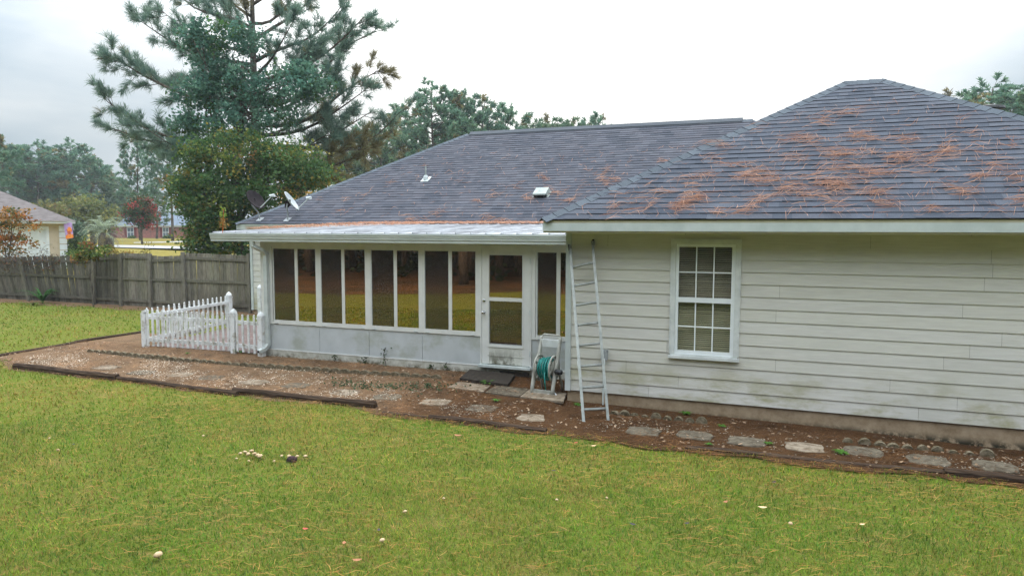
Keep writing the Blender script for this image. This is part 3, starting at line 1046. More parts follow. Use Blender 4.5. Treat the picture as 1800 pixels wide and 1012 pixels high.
for zz in (dz0+0.25, dz0+1.0, dz1-0.25):
    mb = MB()
    mb.lathe((DX1-0.027, SY-0.026, zz-0.05), [(0.008, 0), (0.008, 0.10)], 8)
    mb.build('hinge', M['galvanised'], door)
mb = MB(); mb.box(DX0-0.01, DX1+0.01, SY-0.10, SY+0.03, dz0-0.045, dz0-0.002)
mb.build('threshold', M['galvanised'], door)
# downspout at the porch corner
xd0 = sx(472)
mb = MB()
def rect_tube(mb, path, hx, hy):
    for p, q in zip(path, path[1:]):
        p = np.asarray(p, float); q = np.asarray(q, float)
        d = q-p; ln = np.linalg.norm(d); d /= ln
        side = np.array([1.0, 0, 0]); s2 = np.cross(d, side)
        if np.linalg.norm(s2) < 0.2:
            side = np.array([0, 1.0, 0]); s2 = np.cross(d, side)
        s2 /= np.linalg.norm(s2); side = np.cross(s2, d)
        mb.obox((p+q)/2, side*hx, s2*hy, d*(ln/2+hy*0.75))
rect_tube(mb, [(xd0-0.14, 1.0, 2.47), (xd0-0.14, 1.02, 2.36), (xd0-0.02, 1.16, 2.26), (xd0, 1.225, 2.18)], 0.04, 0.034)
rect_tube(mb, [(xd0, 1.235, 2.2), (xd0, 1.235, 0.27)], 0.043, 0.036)
rect_tube(mb, [(xd0, 1.23, 0.26), (xd0-0.03, 1.17, 0.18), (xd0-0.07, 1.06, 0.14)], 0.043, 0.036)
ds = mb.build('downspout', M['gutter_metal'], house)
mb = MB(); mb.obox((xd0-0.079, 1.030, 0.130), np.array([0.028, 0, 0]), np.array([0, 0.005, 0]), np.array([0, 0, 0.022]))
mb.build('outlet_mouth', M['dark_void'], ds)

# double hung window of the wing
wx0, wx1, wz0, wz1 = -1.648, -0.636, 0.785, 2.582
mb = MB()
mb.box(wx0, wx0+0.078, -0.045, 0.03, wz0+0.066, wz1)
mb.box(wx1-0.078, wx1, -0.045, 0.03, wz0+0.066, wz1)
mb.box(wx0+0.0785, wx1-0.0785, -0.045, 0.03, wz1-0.078, wz1)
mb.box(wx0+0.02, wx0+0.0785, -0.0525, -0.0455, wz0+0.066, wz1-0.02)
mb.box(wx1-0.0785, wx1-0.02, -0.0525, -0.0455, wz0+0.066, wz1-0.02)
mb.box(wx0+0.079, wx1-0.079, -0.0525, -0.0455, wz1-0.0785, wz1-0.02)
win = mb.build('window', M['casing_paint'], house)
mb = MB()
mb.box(wx0-0.008, wx1+0.008, -0.075, 0.03, wz0, wz0+0.042)
mb.box(wx0+0.02, wx1-0.02, -0.052, 0.03, wz0+0.0425, wz0+0.0655)
mb.build('sill', M['casing_paint'], win)
ix0, ix1 = wx0+0.079, wx1-0.079
iz0, iz1 = wz0+0.066, wz1-0.079
gx0_, gx1_ = wx0+0.122, wx1-0.130
zr0, zr1 = 1.635, 1.708
mb = MB()
mb.box(ix0, gx0_, -0.03, 0.03, iz0, iz1); mb.box(gx1_, ix1, -0.03, 0.03, iz0, iz1)
mb.box(gx0_, gx1_, -0.028, 0.03, 2.462, iz1); mb.box(gx0_, gx1_, -0.034, 0.028, zr0, zr1); mb.box(gx0_, gx1_, -0.03, 0.03, iz0, 0.905)
mb.build('sash', M['window_vinyl'], win)
mb = MB()
for k in (1, 2):
    x = gx0_+(gx1_-gx0_)*k/3
    mb.box(x-0.009, x+0.009, -0.012, 0.0005, zr1, 2.462); mb.box(x-0.009, x+0.009, -0.012, 0.0005, 0.905, zr0)
for za, zb_ in ((zr1, 2.462), (0.905, zr0)):
    m_ = (za+zb_)/2
    mb.box(gx0_, gx1_, -0.011, 0.0002, m_-0.009, m_+0.009)
mb.build('muntin', M['window_vinyl'], win)
mb = MB(); mb.box(gx0_, gx1_, 0.003, 0.006, 0.905, 2.462)
mb.build('pane', M['window_glass'], win)
mb = MB()
z = 0.90
while z < 2.47:
    a = random.uniform(-0.002, 0.002)
    sag = 0.05*(max(0, (z-1.7))**2)
    mb.add([(gx0_-0.02, 0.050, z+a), (gx1_+0.02, 0.050, z+a-sag*0.6), (gx1_+0.02, 0.073, z+0.017+a-sag*0.6), (gx0_-0.02, 0.073, z+0.017+a)], [(0, 1, 2, 3)])
    z += 0.0285
mb.build('blind', M['blind_slat'], win)

# things set into the roofs
pf0 = np.array([0, 6.8, EZ])
def on_main(px, py):
    return on_plane(px, py, BA, nf)
p = on_main(748, 317.5)
mb = MB()
e_, v_ = np.array([1.0, 0, 0]), np.array([0, cs, sn])
mb.obox(p+nf*0.022+v_*0.05, e_*0.13, v_*0.16, nf*0.006)
mb.lathe(p+v_*0.02, [(0.085, 0), (0.075, 0.10), (0.05, 0.16)], 14)
pf = mb.build('vent_pipe', M['white_trim'], house)
mb = MB(); mb.lathe(p+v_*0.02+np.array([0, 0, 0.15]), [(0.022, 0), (0.022, 0.30)], 10)
mb.build('pipe', M['vent_metal'], pf)
p = on_main(950, 347)
mb = MB()
hw, hl = 0.19, 0.17
q = p+nf*0.02
A_ = [q-e_*hw+v_*0.03, q+e_*hw+v_*0.03, q+e_*hw+v_*0.36, q-e_*hw+v_*0.36]
B_ = [q-e_*hw-v_*0.06+nf*0.125, q+e_*hw-v_*0.06+nf*0.125, q+e_*hw+v_*0.30+nf*0.135, q-e_*hw+v_*0.30+nf*0.135]
mb.add(A_+B_, [(4, 5, 6, 7), (1, 2, 6, 5), (2, 3, 7, 6), (3, 0, 4, 7)])
lip = [B_[0], B_[1], q+e_*hw-v_*0.075+nf*0.085, q-e_*hw-v_*0.075+nf*0.085]
mb.add(lip, [(0, 1, 2, 3)])
mb.obox(q+v_*0.19-nf*0.012, e_*0.24, v_*0.20, nf*0.003)
rv = mb.build('roof_vent', M['vent_metal'], house)
mb = MB(); mb.add([q-e_*hw*0.98-v_*0.03, q+e_*hw*0.98-v_*0.03, q+e_*hw*0.98-v_*0.05+nf*0.10, q-e_*hw*0.98-v_*0.05+nf*0.10], [(0, 1, 2, 3)])
mb.build('vent_opening', M['dark_void'], rv)
# low vent just past the right hip of the wing
hp = WRR+np.array([1.05, -1.05, -1.05*SL])
q = hp+np.array([0.42, 0.10, -0.42*SL])
mb = MB(); mb.lathe(q+np.array([0, 0, -0.05]), [(0.10, 0), (0.10, 0.14), (0.24, 0.15), (0.22, 0.19), (0.10, 0.215)], 16)
mb.build('roof_vent', M['black_plastic'], house)
# utility box and conduit on the wing wall
p = on(1063.5, 623, 1, -0.03)
mb = MB(); mb.box(p[0]-0.045, p[0]+0.045, -0.085, -0.005, p[2]-0.075, p[2]+0.075)
mb.box(p[0]-0.05, p[0]+0.05, -0.09, -0.0855, p[2]-0.08, p[2]+0.08)
ub = mb.build('utility_box', M['grey_metal'], house)
mb = MB(); mb.tube([(p[0]-0.02, -0.04, p[2]-0.07), (p[0]-0.02, -0.04, -0.05)], 0.013, 8)
mb.build('conduit', M['galvanised'], ub)

# ------------------------------------------------------------------ satellite dishes
def dish(px, py, cpx, cpy, lpx, lpy, nvec, dia, mat_face, label):
    base = on_main(px, py)+nf*0.01
    Z = float(np.dot(base-CAM, _f))
    c = at(cpx, cpy, Z-0.10)
    lnb = at(lpx, lpy, Z-0.25)
    vw = ray(px, py); vw = unit((vw[0], vw[1], 0)); rr = np.array([vw[1], -vw[0], 0])
    n_ = unit(rr*nvec[0]+np.array([0, 0, 1.0])*nvec[1]-vw*nvec[2])
    t = thing('satellite_dish', label, 'satellite dish', base)
    mb = MB()
    prof = []
    for k in range(8):
        r_ = dia/2*k/7
        prof.append((max(r_, 0.002), 0.35*r_*r_/dia*1.2))
    front = prof
    back = [(a+0.003, b-0.014) for a, b in prof[::-1]]
    mb.lathe(c, front+[(dia/2+0.008, front[-1][1]), (dia/2+0.008, front[-1][1]-0.014)]+back, 28, n_)
    mb.build('reflector', mat_face, t, smooth=True)
    mb = MB()
    cb = c-n_*0.04
    mb.obox(cb-n_*0.05, _r*0.05, np.array([0, 0, 0.09]), n_*0.05)
    mb.build('bracket', M['dish_dark'], t)
    mb = MB()
    mb.tube([base, base+np.array([0, 0, 0.05])+0.3*(cb-base), cb-n_*0.09-np.array([0, 0, 0.06]), cb-n_*0.06], 0.024, 10)
    mb.obox(base+nf*0.008, e_*0.09, v_*0.11, nf*0.008)
    mb.build('mast', M['grey_metal'], t)
    mb = MB()
    low = c-unit(np.array([0, 0, 1.0])-n_*n_[2])*dia*0.47
    mb.tube([low, lnb-n_*0.02], [0.016, 0.013], 8)
    mb.build('feed_arm', M['galvanised'], t)
    mb = MB()
    back_ = unit(c-lnb)
    mb.tube([lnb-back_*0.04, lnb+back_*0.05, lnb+back_*0.11], [0.022, 0.028, 0.040], 10)
    mb.obox(lnb-np.array([0, 0, 0.02]), _r*0.03, _u*0.035, back_*0.03)
    mb.build('feed_horn', M['far_white'], t)
    return t
dish(457.5, 386.5, 447.5, 352.5, 480, 342.5, (0.62, 0.55, 0.56), 0.66, M['dish_dark'], 'satellite dish with dark face near the left hip, nearer the gutter end')
dish(505.5, 387, 510, 355, 544.5, 347, (0.80, 0.58, 0.22), 0.66, M['dish_grey'], 'pale grey satellite dish seen edge on, right of the dark one')

# ------------------------------------------------------------------ ladder
tl = on(1000.5, 434, 1, -0.06); tr = on(1043, 425, 1, -0.06)
bl = G(1024.5, 743); br = G(1071, 741)
lad = thing('ladder', 'aluminium ladder leaning against the beige siding by the house corner', 'ladder', (bl+br)/2)
ac = unit((br-bl)+(tr-tl))
axL = unit(tl-bl)
nrm_l = unit(np.cross(ac, axL))
for a, b in ((bl, tl), (br, tr)):
    mb = MB()
    d = unit(b-a); mid = (a+b)/2; h = np.linalg.norm(b-a)/2
    sidev = unit(ac-d*np.dot(ac, d)); nn = np.cross(sidev, d)
    inw = sidev if a is bl else -sidev
    mb.obox(mid, sidev*0.003, nn*0.040, d*h)
    for sgn in (-1, 1):
        mb.obox(mid+nn*sgn*0.0395+inw*0.014, sidev*0.020, nn*0.004, d*h)
    ro = mb.build('rail', M['ladder_metal'], lad)
    mb = MB(); mb.obox(b-d*0.01, sidev*0.017, nn*0.040, d*0.035); mb.build('end_cap', M['black_plastic'], ro)
    mb = MB(); mb.obox(a+d*0.02+inw*0.01, sidev*0.018, nn*0.040, d*0.022); mb.build('foot', M['black_plastic'], ro)
    if True:
        mb = MB()
        s_ = a+d*0.86
        mb.tube([s_-nn*0.04, s_-nn*0.06+d*0.06+inw*0.02, s_-nn*0.05+d*0.11, s_-nn*0.03+d*0.13], 0.010, 8)
        mb.obox(s_+d*0.03-nn*0.045, sidev*0.016, nn*0.008, d*0.045)
        mb.build('rung_lock', M['galvanised'], ro)
mb = MB()
ll = np.linalg.norm(tl-bl)
for k in range(8):
    s_ = 0.19+0.3225*k
    a = bl+unit(tl-bl)*s_; b = br+unit(tr-br)*(s_+0.0)
    mb = MB()
    d = unit(b-a)
    mb.tube([a+d*0.004, b-d*0.004], 0.020, 10, flat=0.85)
    mb.obox((a+b)/2+axL*0.012, d*(np.linalg.norm(b-a)/2-0.006), nrm_l*0.019, axL*0.004)
    mb.build('rung', M['ladder_metal'], lad)

# ------------------------------------------------------------------ hose reel
rc = (G(933, 691)+G(973, 698.5))/2
hr = thing('hose_reel', 'weathered beige hose reel stand beside the porch corner', 'hose reel', rc)
rx = unit((1, -0.11, 0)); ry = np.array([-rx[1], rx[0], 0]); rz = np.array([0, 0, 1.0])
HW = 0.185
def hp_(x, y, z):
    return rc+rx*x+ry*y+rz*z
for sgn in (-1, 1):
    mb = MB()
    pts = [(0.0, 0.0), (0.02, 0.12), (0.07, 0.26), (0.15, 0.42), (0.22, 0.56), (0.29, 0.72), (0.34, 0.88), (0.36, 0.93)]
    pth = [hp_(sgn*(HW-(0.012 if z > 0.5 else 0)), y, z) for y, z in pts]
    mb.tube(pth, [0.030, 0.031, 0.034, 0.038, 0.035, 0.029, 0.025, 0.021], 8, flat=1.3)
    mb.tube([hp_(sgn*HW, 0.16, 0.44), hp_(sgn*HW, 0.30, 0.28), hp_(sgn*HW, 0.40, 0.10), hp_(sgn*HW, 0.42, 0.01)], 0.022, 8)
    mb.build('side_frame', M['reel_plastic'], hr, smooth=True)
mb = MB()
mb.tube([hp_(-HW+0.012, 0.36, 0.925), hp_(-HW+0.05, 0.365, 0.955), hp_(HW-0.05, 0.365, 0.955), hp_(HW-0.012, 0.36, 0.925)], 0.017, 8)
mb.build('handle', M['reel_plastic'], hr, smooth=True)
mb = MB(); mb.obox(hp_(0, 0.325, 0.82), rx*(HW-0.02), ry*0.022, rz*0.062)
mb.build('crossbar', M['casing_paint'], hr)
mb = MB(); mb.obox(hp_(0, 0.02, 0.045), rx*(HW-0.02), ry*0.025, rz*0.04)
mb.build('front_bar', M['reel_plastic'], hr)
ax0 = hp_(0, 0.17, 0.43)
for sgn in (-1, 1):
    mb = MB()
    q = ax0+rx*sgn*0.135
    ring_ = [q+ry*(0.205*math.cos(a))+rz*(0.205*math.sin(a)) for a in np.linspace(0, 2*math.pi, 33)]
    mb.tube(ring_, 0.018, 6, cap=False)
    mb.lathe(q, [(0.128, -0.006), (0.132, 0.0), (0.128, 0.006)], 24, rx)
    for k in range(6):
        a = k*math.pi/3+0.3
        e1_ = ry*math.cos(a)+rz*math.sin(a)
        mb.obox(q+e1_*0.165, e1_*0.04, np.cross(rx, e1_)*0.018, rx*0.006)
    mb.build('flange', M['reel_plastic'], hr, smooth=True)
mb = MB(); mb.lathe(ax0-rx*0.13, [(0.10, 0), (0.10, 0.26)], 20, rx)
mb.build('drum', M['reel_plastic'], hr, smooth=True)
mb = MB()
q = ax0+rx*0.20
mb.tube([ax0+rx*0.14, q, q-ry*0.05-rz*0.02, q-ry*0.10+rx*0.02], [0.02, 0.02, 0.018, 0.018], 8)
mb.lathe(q-ry*0.11-rz*0.03, [(0.03, 0), (0.042, 0.03), (0.042, 0.11), (0.03, 0.13)], 12, rx)
mb.build('crank', M['black_plastic'], hr, smooth=True)
# wound hose
mb = MB()
pth = []
turns = 13
for i in range(turns*22):
    a = 2*math.pi*i/22
    lay = i/(turns*22)
    x = -0.112+0.224*(abs(((lay*2.6) % 2)-1))
    r_ = 0.122+0.055*lay+0.012*math.sin(a*0.37)
    sag = 0.02*max(0, -math.sin(a))
    pth.append(ax0+rx*x+ry*(math.cos(a)*r_)+rz*(math.sin(a)*r_-sag))
a = pth[-1]
pth += [ax0+rx*0.05-ry*0.19-rz*0.05, ax0+rx*0.055-ry*0.185-rz*0.20, ax0+rx*0.06-ry*0.16-rz*0.33]
mb.tube(pth, 0.0125, 7)
tag(mb.build('garden_hose', M['hose'], smooth=True), 'teal green garden hose wound on the reel', 'hose')
# curled end piece lying in front
c_ = G(970, 697)
mb = MB(); mb.tube([c_+np.array([0.07*math.cos(a), 0.05*math.sin(a), 0.02+0.04*max(0, math.sin(a))]) for a in np.linspace(-0.4, 3.8, 14)], 0.010, 7)
tag(mb.build('hose_end', M['window_vinyl'], smooth=True), 'short white curl of hose lying in front of the hose reel', 'hose end')

# ------------------------------------------------------------------ picket fence
pfr = thing('picket_fence', 'low white mildewed picket fence round the brick patio', 'fence', (-13.0, 1.6, 0))
def picket_prof(w_, h):
    return [(-w_, 0), (w_, 0), (w_, h-0.07), (w_*0.55, h-0.055), (w_*0.85, h-0.03), (w_*0.5, h-0.008), (0, h), (-w_*0.5, h-0.008), (-w_*0.85, h-0.03), (-w_*0.55, h-0.055), (-w_, h-0.07)]
def picket(p, d, h, parent, w_=0.026, z0=0.06, tilt=0.0):
    d = np.array([d[0], d[1], 0.0]); nn = np.array([-d[1], d[0], 0])
    mb = MB()
    mb.extrude([np.array([p[0], p[1], z0])+d*(a+tilt*b)+np.array([0, 0, b])-nn*0.011 for a, b in picket_prof(w_, h-z0)], nn*0.022)
    mb.build('picket', M['picket_vinyl'], parent)
def fpost(p, h, parent, w_=0.055, broken=False):
    mb = MB()
    if broken:
        mb.box(p[0]-w_, p[0]+w_, p[1]-w_, p[1]+w_, 0, h-0.1)
        mb.obox((p[0]+0.03, p[1], h-0.06), (0.05, 0, 0.012), (0, w_, 0), (0, 0, 0.03))
    else:
        mb.box(p[0]-w_, p[0]+w_, p[1]-w_, p[1]+w_, 0, h-0.16)
        s2 = w_*1.12
        mb.box(p[0]-s2, p[0]+s2, p[1]-s2, p[1]+s2, h-0.159, h-0.13)
        mb.box(p[0]-w_*0.9, p[0]+w_*0.9, p[1]-w_*0.9, p[1]+w_*0.9, h-0.1295, h-0.11)
        mb.lathe((p[0], p[1], h-0.1095), [(w_*1.35, 0), (w_*1.3, 0.03), (w_*0.95, 0.07), (w_*0.4, 0.10), (0.004, 0.115)], 8)
    mb.build('post', M['picket_vinyl'], parent)
def prun(a, b, n, parent, h, ends=(0.12, 0.12), rails=(0.19, 0.70), hs=None):
    a = np.asarray(a[:2]); b = np.asarray(b[:2])
    d = (b-a)/np.linalg.norm(b-a); ln = np.linalg.norm(b-a)
    for i in range(n):
        s_ = ends[0]+(ln-ends[0]-ends[1])*i/(n-1)
        picket(a+d*s_+np.array([d[1], -d[0]])*0.032, d, (h if hs is None else hs[0]+(hs[1]-hs[0])*s_/ln)+random.uniform(-0.008, 0.008), parent, tilt=random.uniform(-0.012, 0.012))
    for z in rails:
        mb = MB()
        m_ = (a+b)/2
        mb.obox((m_[0], m_[1], z), np.array([d[0], d[1], 0])*(ln/2), np.array([-d[1], d[0], 0])*0.019, (0, 0, 0.038))
        mb.build('rail', M['picket_vinyl'], parent)
PA = G(256, 611); PB = G(412.5, 621); PC = G(460.5, 627); PD = G(404, 577); PE = np.array([-14.95, 6.45, 0])
fpost(PA, 0.90, pfr, broken=True); fpost(PB, 0.985, pfr, 0.058); fpost(PC, 0.97, pfr, 0.060); fpost(PD, 1.0, pfr, 0.06); fpost(PE, 1.02, pfr, 0.06)
prun(PA, PB, 17, pfr, 0.89)
prun(PD, PA, 17, pfr, 0.90, rails=(0.19, 0.72))
mb = MB(); mb.box(PE[0]-0.02, PE[0]+0.02, PE[1], 7.16, 0.70, 0.78); mb.build('rail', M['picket_vinyl'], pfr)
picket((PE[0]+0.03, 6.75), (0, 1), 0.96, pfr); picket((PE[0]+0.03, 6.95), (0, 1), 0.96, pfr)
gate = thing('picket_gate', 'narrow white picket gate between the two posts beside the downspout', 'gate', ((PB+PC)/2))
d_ = (PC-PB); prun(PB+d_*0.09, PC-d_*0.09, 4, gate, 0.89, ends=(0.06, 0.10))

# ------------------------------------------------------------------ timber fence
wf = thing('timber_fence', 'old grey timber privacy fence sagging along the back of the yard', 'fence', (-21, 7.3, 0))
FY = 7.32
def fx(px):
    return on(px, 500, 1, FY)[0]
posts_px = [(441, 0, 1.92), (328, -0.05, 1.94), (266.5, 0.02, 1.86), (214.5, 0.03, 1.84), (167.5, 0.05, 1.72), (52, -0.42, 1.62), (-55, -0.3, 1.65), (-160, 0, 1.7)]
def wcol(k=0.12, base=1.0):
    g = base*(1+random.uniform(-k, k))
    return (g, g*random.uniform(0.97, 1.02), g*random.uniform(0.92, 1.0))
for px, lean, h in posts_px:
    mb = MB()
    x = fx(px)
    mb.obox((x+lean*0.45, FY-0.07, h/2), (0.055, 0, 0), (0, 0.045, 0), (lean*0.5, 0, h/2), wcol(0.1, 1.08))
    mb.build('post', M['fence_wood'], wf)
for i in range(len(posts_px)-1):
    xr, xl = fx(posts_px[i][0]), fx(posts_px[i+1][0])
    top_r, top_l = [(1.86, 1.90), (1.86, 1.79), (1.86, 1.86), (1.84, 1.80), (1.76, 1.66), (1.64, 1.62), (1.6, 1.65)][i]
    lean = [0, 0.0, 0.015, 0.03, -0.26, -0.40, -0.2][i]
    sag = [0, -0.04, 0.0, 0.0, 0.0, -0.02, 0][i]
    mb = MB()
    x = xl+0.02
    k = 0
    while x < xr-0.04:
        bw = random.uniform(0.134, 0.142)
        t_ = (x-xl)/(xr-xl)
        h = top_l+(top_r-top_l)*t_+sag*math.sin(t_*math.pi)+random.uniform(-0.012, 0.012)
        ln = lean+random.uniform(-0.012, 0.012)
        if i >= 4:
            ln = lean*(1-0.75*t_ if i == 4 else 1)+random.uniform(-0.02, 0.02)
        y = FY+0.001*(k % 2)
        z0 = 0.03
        dg = 0.022
        p_ = [(x, z0), (x+bw, z0), (x+bw, h-dg), (x+bw-dg, h), (x+dg, h), (x, h-dg)]
        if i == 1:
            p_ = [(x, z0), (x+bw, z0), (x+bw, h), (x, h)]
        mb.extrude([(a+ln*b, y, b) for a, b in p_], (0, 0.018, 0), wcol(0.30, 1.12 if i < 3 else 0.74))
        x += bw+random.choice((0.001, 0.002, 0.004, 0.006, 0.012 if i >= 3 else 0.004, 0.02 if (i in (2, 3, 4) and random.random() < 0.35) else 0.002))
        k += 1
    pn = mb.build('fence_panel', M['fence_wood'], wf)
    for zz in (0.22, 0.98, min(top_l, top_r)-0.14):
        lo = zz+(0 if zz < 1.2 else (top_l-top_r)*0.5)
        ro_ = zz-(0 if zz < 1.2 else (top_l-top_r)*0.5)
        a = np.array([xl+lean*zz+0.03, FY-0.022, lo]); b = np.array([xr+lean*zz*(0.3 if i == 4 else 1)-0.03, FY-0.022, ro_])
        rb = MB()
        rb.obox((a+b)/2, (b-a)/2, (0, 0.019, 0), (0, 0, 0.044), wcol(0.1, 0.95 if i < 3 else 0.75))
        rb.build('rail', M['fence_wood'], wf)

# ------------------------------------------------------------------ edging, timbers, stones
def timber(pa, pb, h, wd, label):
    a, b = G(*pa), G(*pb)
    a[2] = tz(a[0], a[1]); b[2] = tz(b[0], b[1])
    d = b-a; ln = np.linalg.norm(d); d /= ln
    nn = np.array([-d[1], d[0], 0])
    n = max(6, int(ln/0.16))
    V = []; F = []
    m_ = 8
    for i in range(n+1):
        s_ = ln*i/n
        for j in range(m_):
            an = 2*math.pi*(j+0.5)/m_
            k = 1+random.uniform(-0.10, 0.08)
            V.append(a+d*(s_+(random.uniform(-0.02, 0.02) if i in (0, n) else 0))+nn*(math.cos(an)*wd*k+0.012*math.sin(s_*2.1))+np.array([0, 0, h*0.42+math.sin(an)*h*0.62*k+0.006*math.sin(s_*3)]))
    for i in range(n):
        for j in range(m_):
            F.append((i*m_+j, i*m_+(j+1) % m_, (i+1)*m_+(j+1) % m_, (i+1)*m_+j))
    F += [tuple(range(m_-1, -1, -1)), tuple(n*m_+j for j in range(m_))]
    mb = MB(); mb.add(V, F)
    tag(mb.build('landscape_timber', M['rotten_wood']), label, 'timber', 'rotting landscape timbers edging the bed')
timber((27, 648), (207, 669), 0.115, 0.06, 'thick dark landscape timber at the far left end of the bed')
timber((207, 669), (418, 696), 0.085, 0.05, 'long low rotting timber that follows the leftmost one along the bed')
timber((410, 692), (661, 717), 0.105, 0.055, 'raised dark timber overlapping the long low one, ending at a gap')
timber((674, 727), (762, 737), 0.035, 0.045, 'short sunken timber right of the gap in the edging')
timber((755, 736), (961, 760), 0.065, 0.05, 'split brown timber ending on the lawn left of the ladder')
timber((1207, 789), (1685, 836), 0.045, 0.05, 'long blackened timber edging the stones below the window')
timber((1662, 835), (1815, 852), 0.085, 0.055, 'black timber at the right end on top of the long blackened one')
timber((-30, 632), (132, 603), 0.05, 0.05, 'thin weathered timber edging the far left side of the bed')
timber((132, 603), (248, 585), 0.06, 0.05, 'grey weathered timber running up to the picket fence corner')

def stone(px, py, w_, d_, rot, mat, label, h=0.017):
    c = G(px, py)
    c[2] = tz(c[0], c[1])+(0.011 if px > 1000 else 0.0)
    V = []
    n = 14
    for zt_, k in ((0.0, 1.03), (h*0.75, 1.0), (h, 0.93)):
        for j in range(n):
            an = 2*math.pi*(j+0.5)/n
            q = (abs(math.cos(an))**5+abs(math.sin(an))**5)**(-0.2)
            q *= 1+0.07*math.sin(j*2.7+px)
            x, y = w_*q*math.cos(an)*k, d_*q*math.sin(an)*k
            V.append((c[0]+x*math.cos(rot)-y*math.sin(rot), c[1]+x*math.sin(rot)+y*math.cos(rot), c[2]+zt_+0.008))
    F = [(i*n+j, i*n+(j+1) % n, (i+1)*n+(j+1) % n, (i+1)*n+j) for i in range(2) for j in range(n)]
    F.append(tuple(2*n+j for j in range(n)))
    mb = MB(); mb.add(V, F)
    tag(mb.build('stepping_stone', mat), label, 'paver', 'stepping stones in the bed')
cl_, cd_ = M['concrete_light'], M['concrete_dark']
ST = [(187, 647, cl_, 'pale stepping stone furthest left, half buried in straw'),
      (249, 656, cd_, 'mossy brown stepping stone second from the far left'),
      (319, 660, cl_, 'pale stepping stone third from the far left among white gravel'),
      (373, 665, cd_, 'brown stepping stone below the middle of the picket fence'),
      (447, 673, cl_, 'pale stepping stone below the picket gate'),
      (521, 679, cd_, 'brown stepping stone below the first porch window'),
      (607, 691, cl_, 'bright pale stepping stone just behind the raised timber'),
      (681, 699, cd_, 'dark stepping stone behind the gap in the timbers'),
      (765, 708, cl_, 'bright pale stepping stone in front of the fourth porch window'),
      (847, 719, cd_, 'dark stepping stone in line with the porch door'),
      (937, 736, cl_, 'pale stepping stone in front of the hose reel'),
      (1131, 761, cd_, 'faint brown stepping stone just right of the ladder feet'),
      (1221, 768, cd_, 'grey stepping stone under the left edge of the window'),
      (1312, 779, cd_, 'brown stepping stone under the right edge of the window'),
      (1414, 789, cl_, 'clean pale grey stepping stone right of the window'),
      (1517, 797, cd_, 'flat grey brown stepping stone fourth from the right frame edge'),
      (1631, 812, cd_, 'dark worn stepping stone second from the right frame edge'),
      (1749, 823, cd_, 'brown stepping stone nearest the right frame edge')]
for px, py, m_, lb in ST:
    stone(px, py, 0.22, 0.19, random.uniform(-0.06, 0.06)+(0.1 if px < 1000 else 0), m_, lb)
# slabs and mats at the porch door
def slab(pts, h, mat, name, label, cat, z0=0.0):
    mb = MB()
    c = [G(*p, z0) for p in pts]
    mb.extrude([np.array([q[0], q[1], 0.0]) for q in c], (0, 0, h))
    tag(mb.build(name, mat), label, cat)
slab([(808, 671), (893, 682), (905, 664), (826, 655)], 0.07, M['mat_rubber'], 'door_mat', 'black soaked slab mat lying in front of the porch door', 'mat')
slab([(828, 654), (930, 664), (936, 650), (842, 643)], 0.085, M['mat_rubber'], 'door_step', 'dark mossy step against the threshold of the porch door', 'step')
slab([(786, 683), (850, 691), (862, 680), (806, 673)], 0.03, cl_, 'paving_slab', 'pale slab in front of the black mat, left one', 'paver')
slab([(853, 692), (912, 700), (930, 686), (872, 680)], 0.03, M['concrete_dark'], 'paving_slab', 'brown straw covered slab between the mat and the hose reel', 'paver')
slab([(914, 700.5), (990, 709), (996, 694), (931, 687)], 0.035, cl_, 'paving_slab', 'pale slab under the front of the hose reel', 'paver')

# scalloped concrete edging
def scallop():
    mb = MB()
    pr = [(-0.3, -0.05)]
    for k in range(3):
        for j in range(9):
            a = math.pi*(1-j/8)
            pr.append((-0.2+0.2*k+0.098*math.cos(a), 0.055+0.055*math.sin(a)))
    pr.append((0.3, -0.05))
    mb.extrude([(a, -0.028, b) for a, b in pr], (0, 0.056, 0))
    return mb.build('scalloped_edging', M['concrete_moss'], origin=(0, 0, 0))
sc0 = scallop()
tag(sc0, 'scalloped mossy concrete edging piece in the bed in front of the porch', 'edging', 'scalloped concrete edging in front of the porch')
EP = [G(155, 620), G(260, 631), G(420, 645), G(600, 657), G(805, 669)]
cum = [0]
for a, b in zip(EP, EP[1:]):
    cum.append(cum[-1]+np.linalg.norm(b-a))
def along(s_):
    for i in range(len(EP)-1):
        if s_ <= cum[i+1] or i == len(EP)-2:
            t_ = (s_-cum[i])/(cum[i+1]-cum[i])
            return EP[i]+(EP[i+1]-EP[i])*t_, unit(EP[i+1]-EP[i])
ns = int(cum[-1]/0.605)
for i in range(ns):
    p, d = along(0.3+i*0.605)
    o = sc0 if i == 0 else sc0.copy()
    if i:
        COL.objects.link(o)
    o.location = (p[0], p[1], random.uniform(-0.025, 0.0))
    o.rotation_euler = (random.uniform(-0.06, 0.06), 0, math.atan2(d[1], d[0])+random.uniform(-0.02, 0.02))
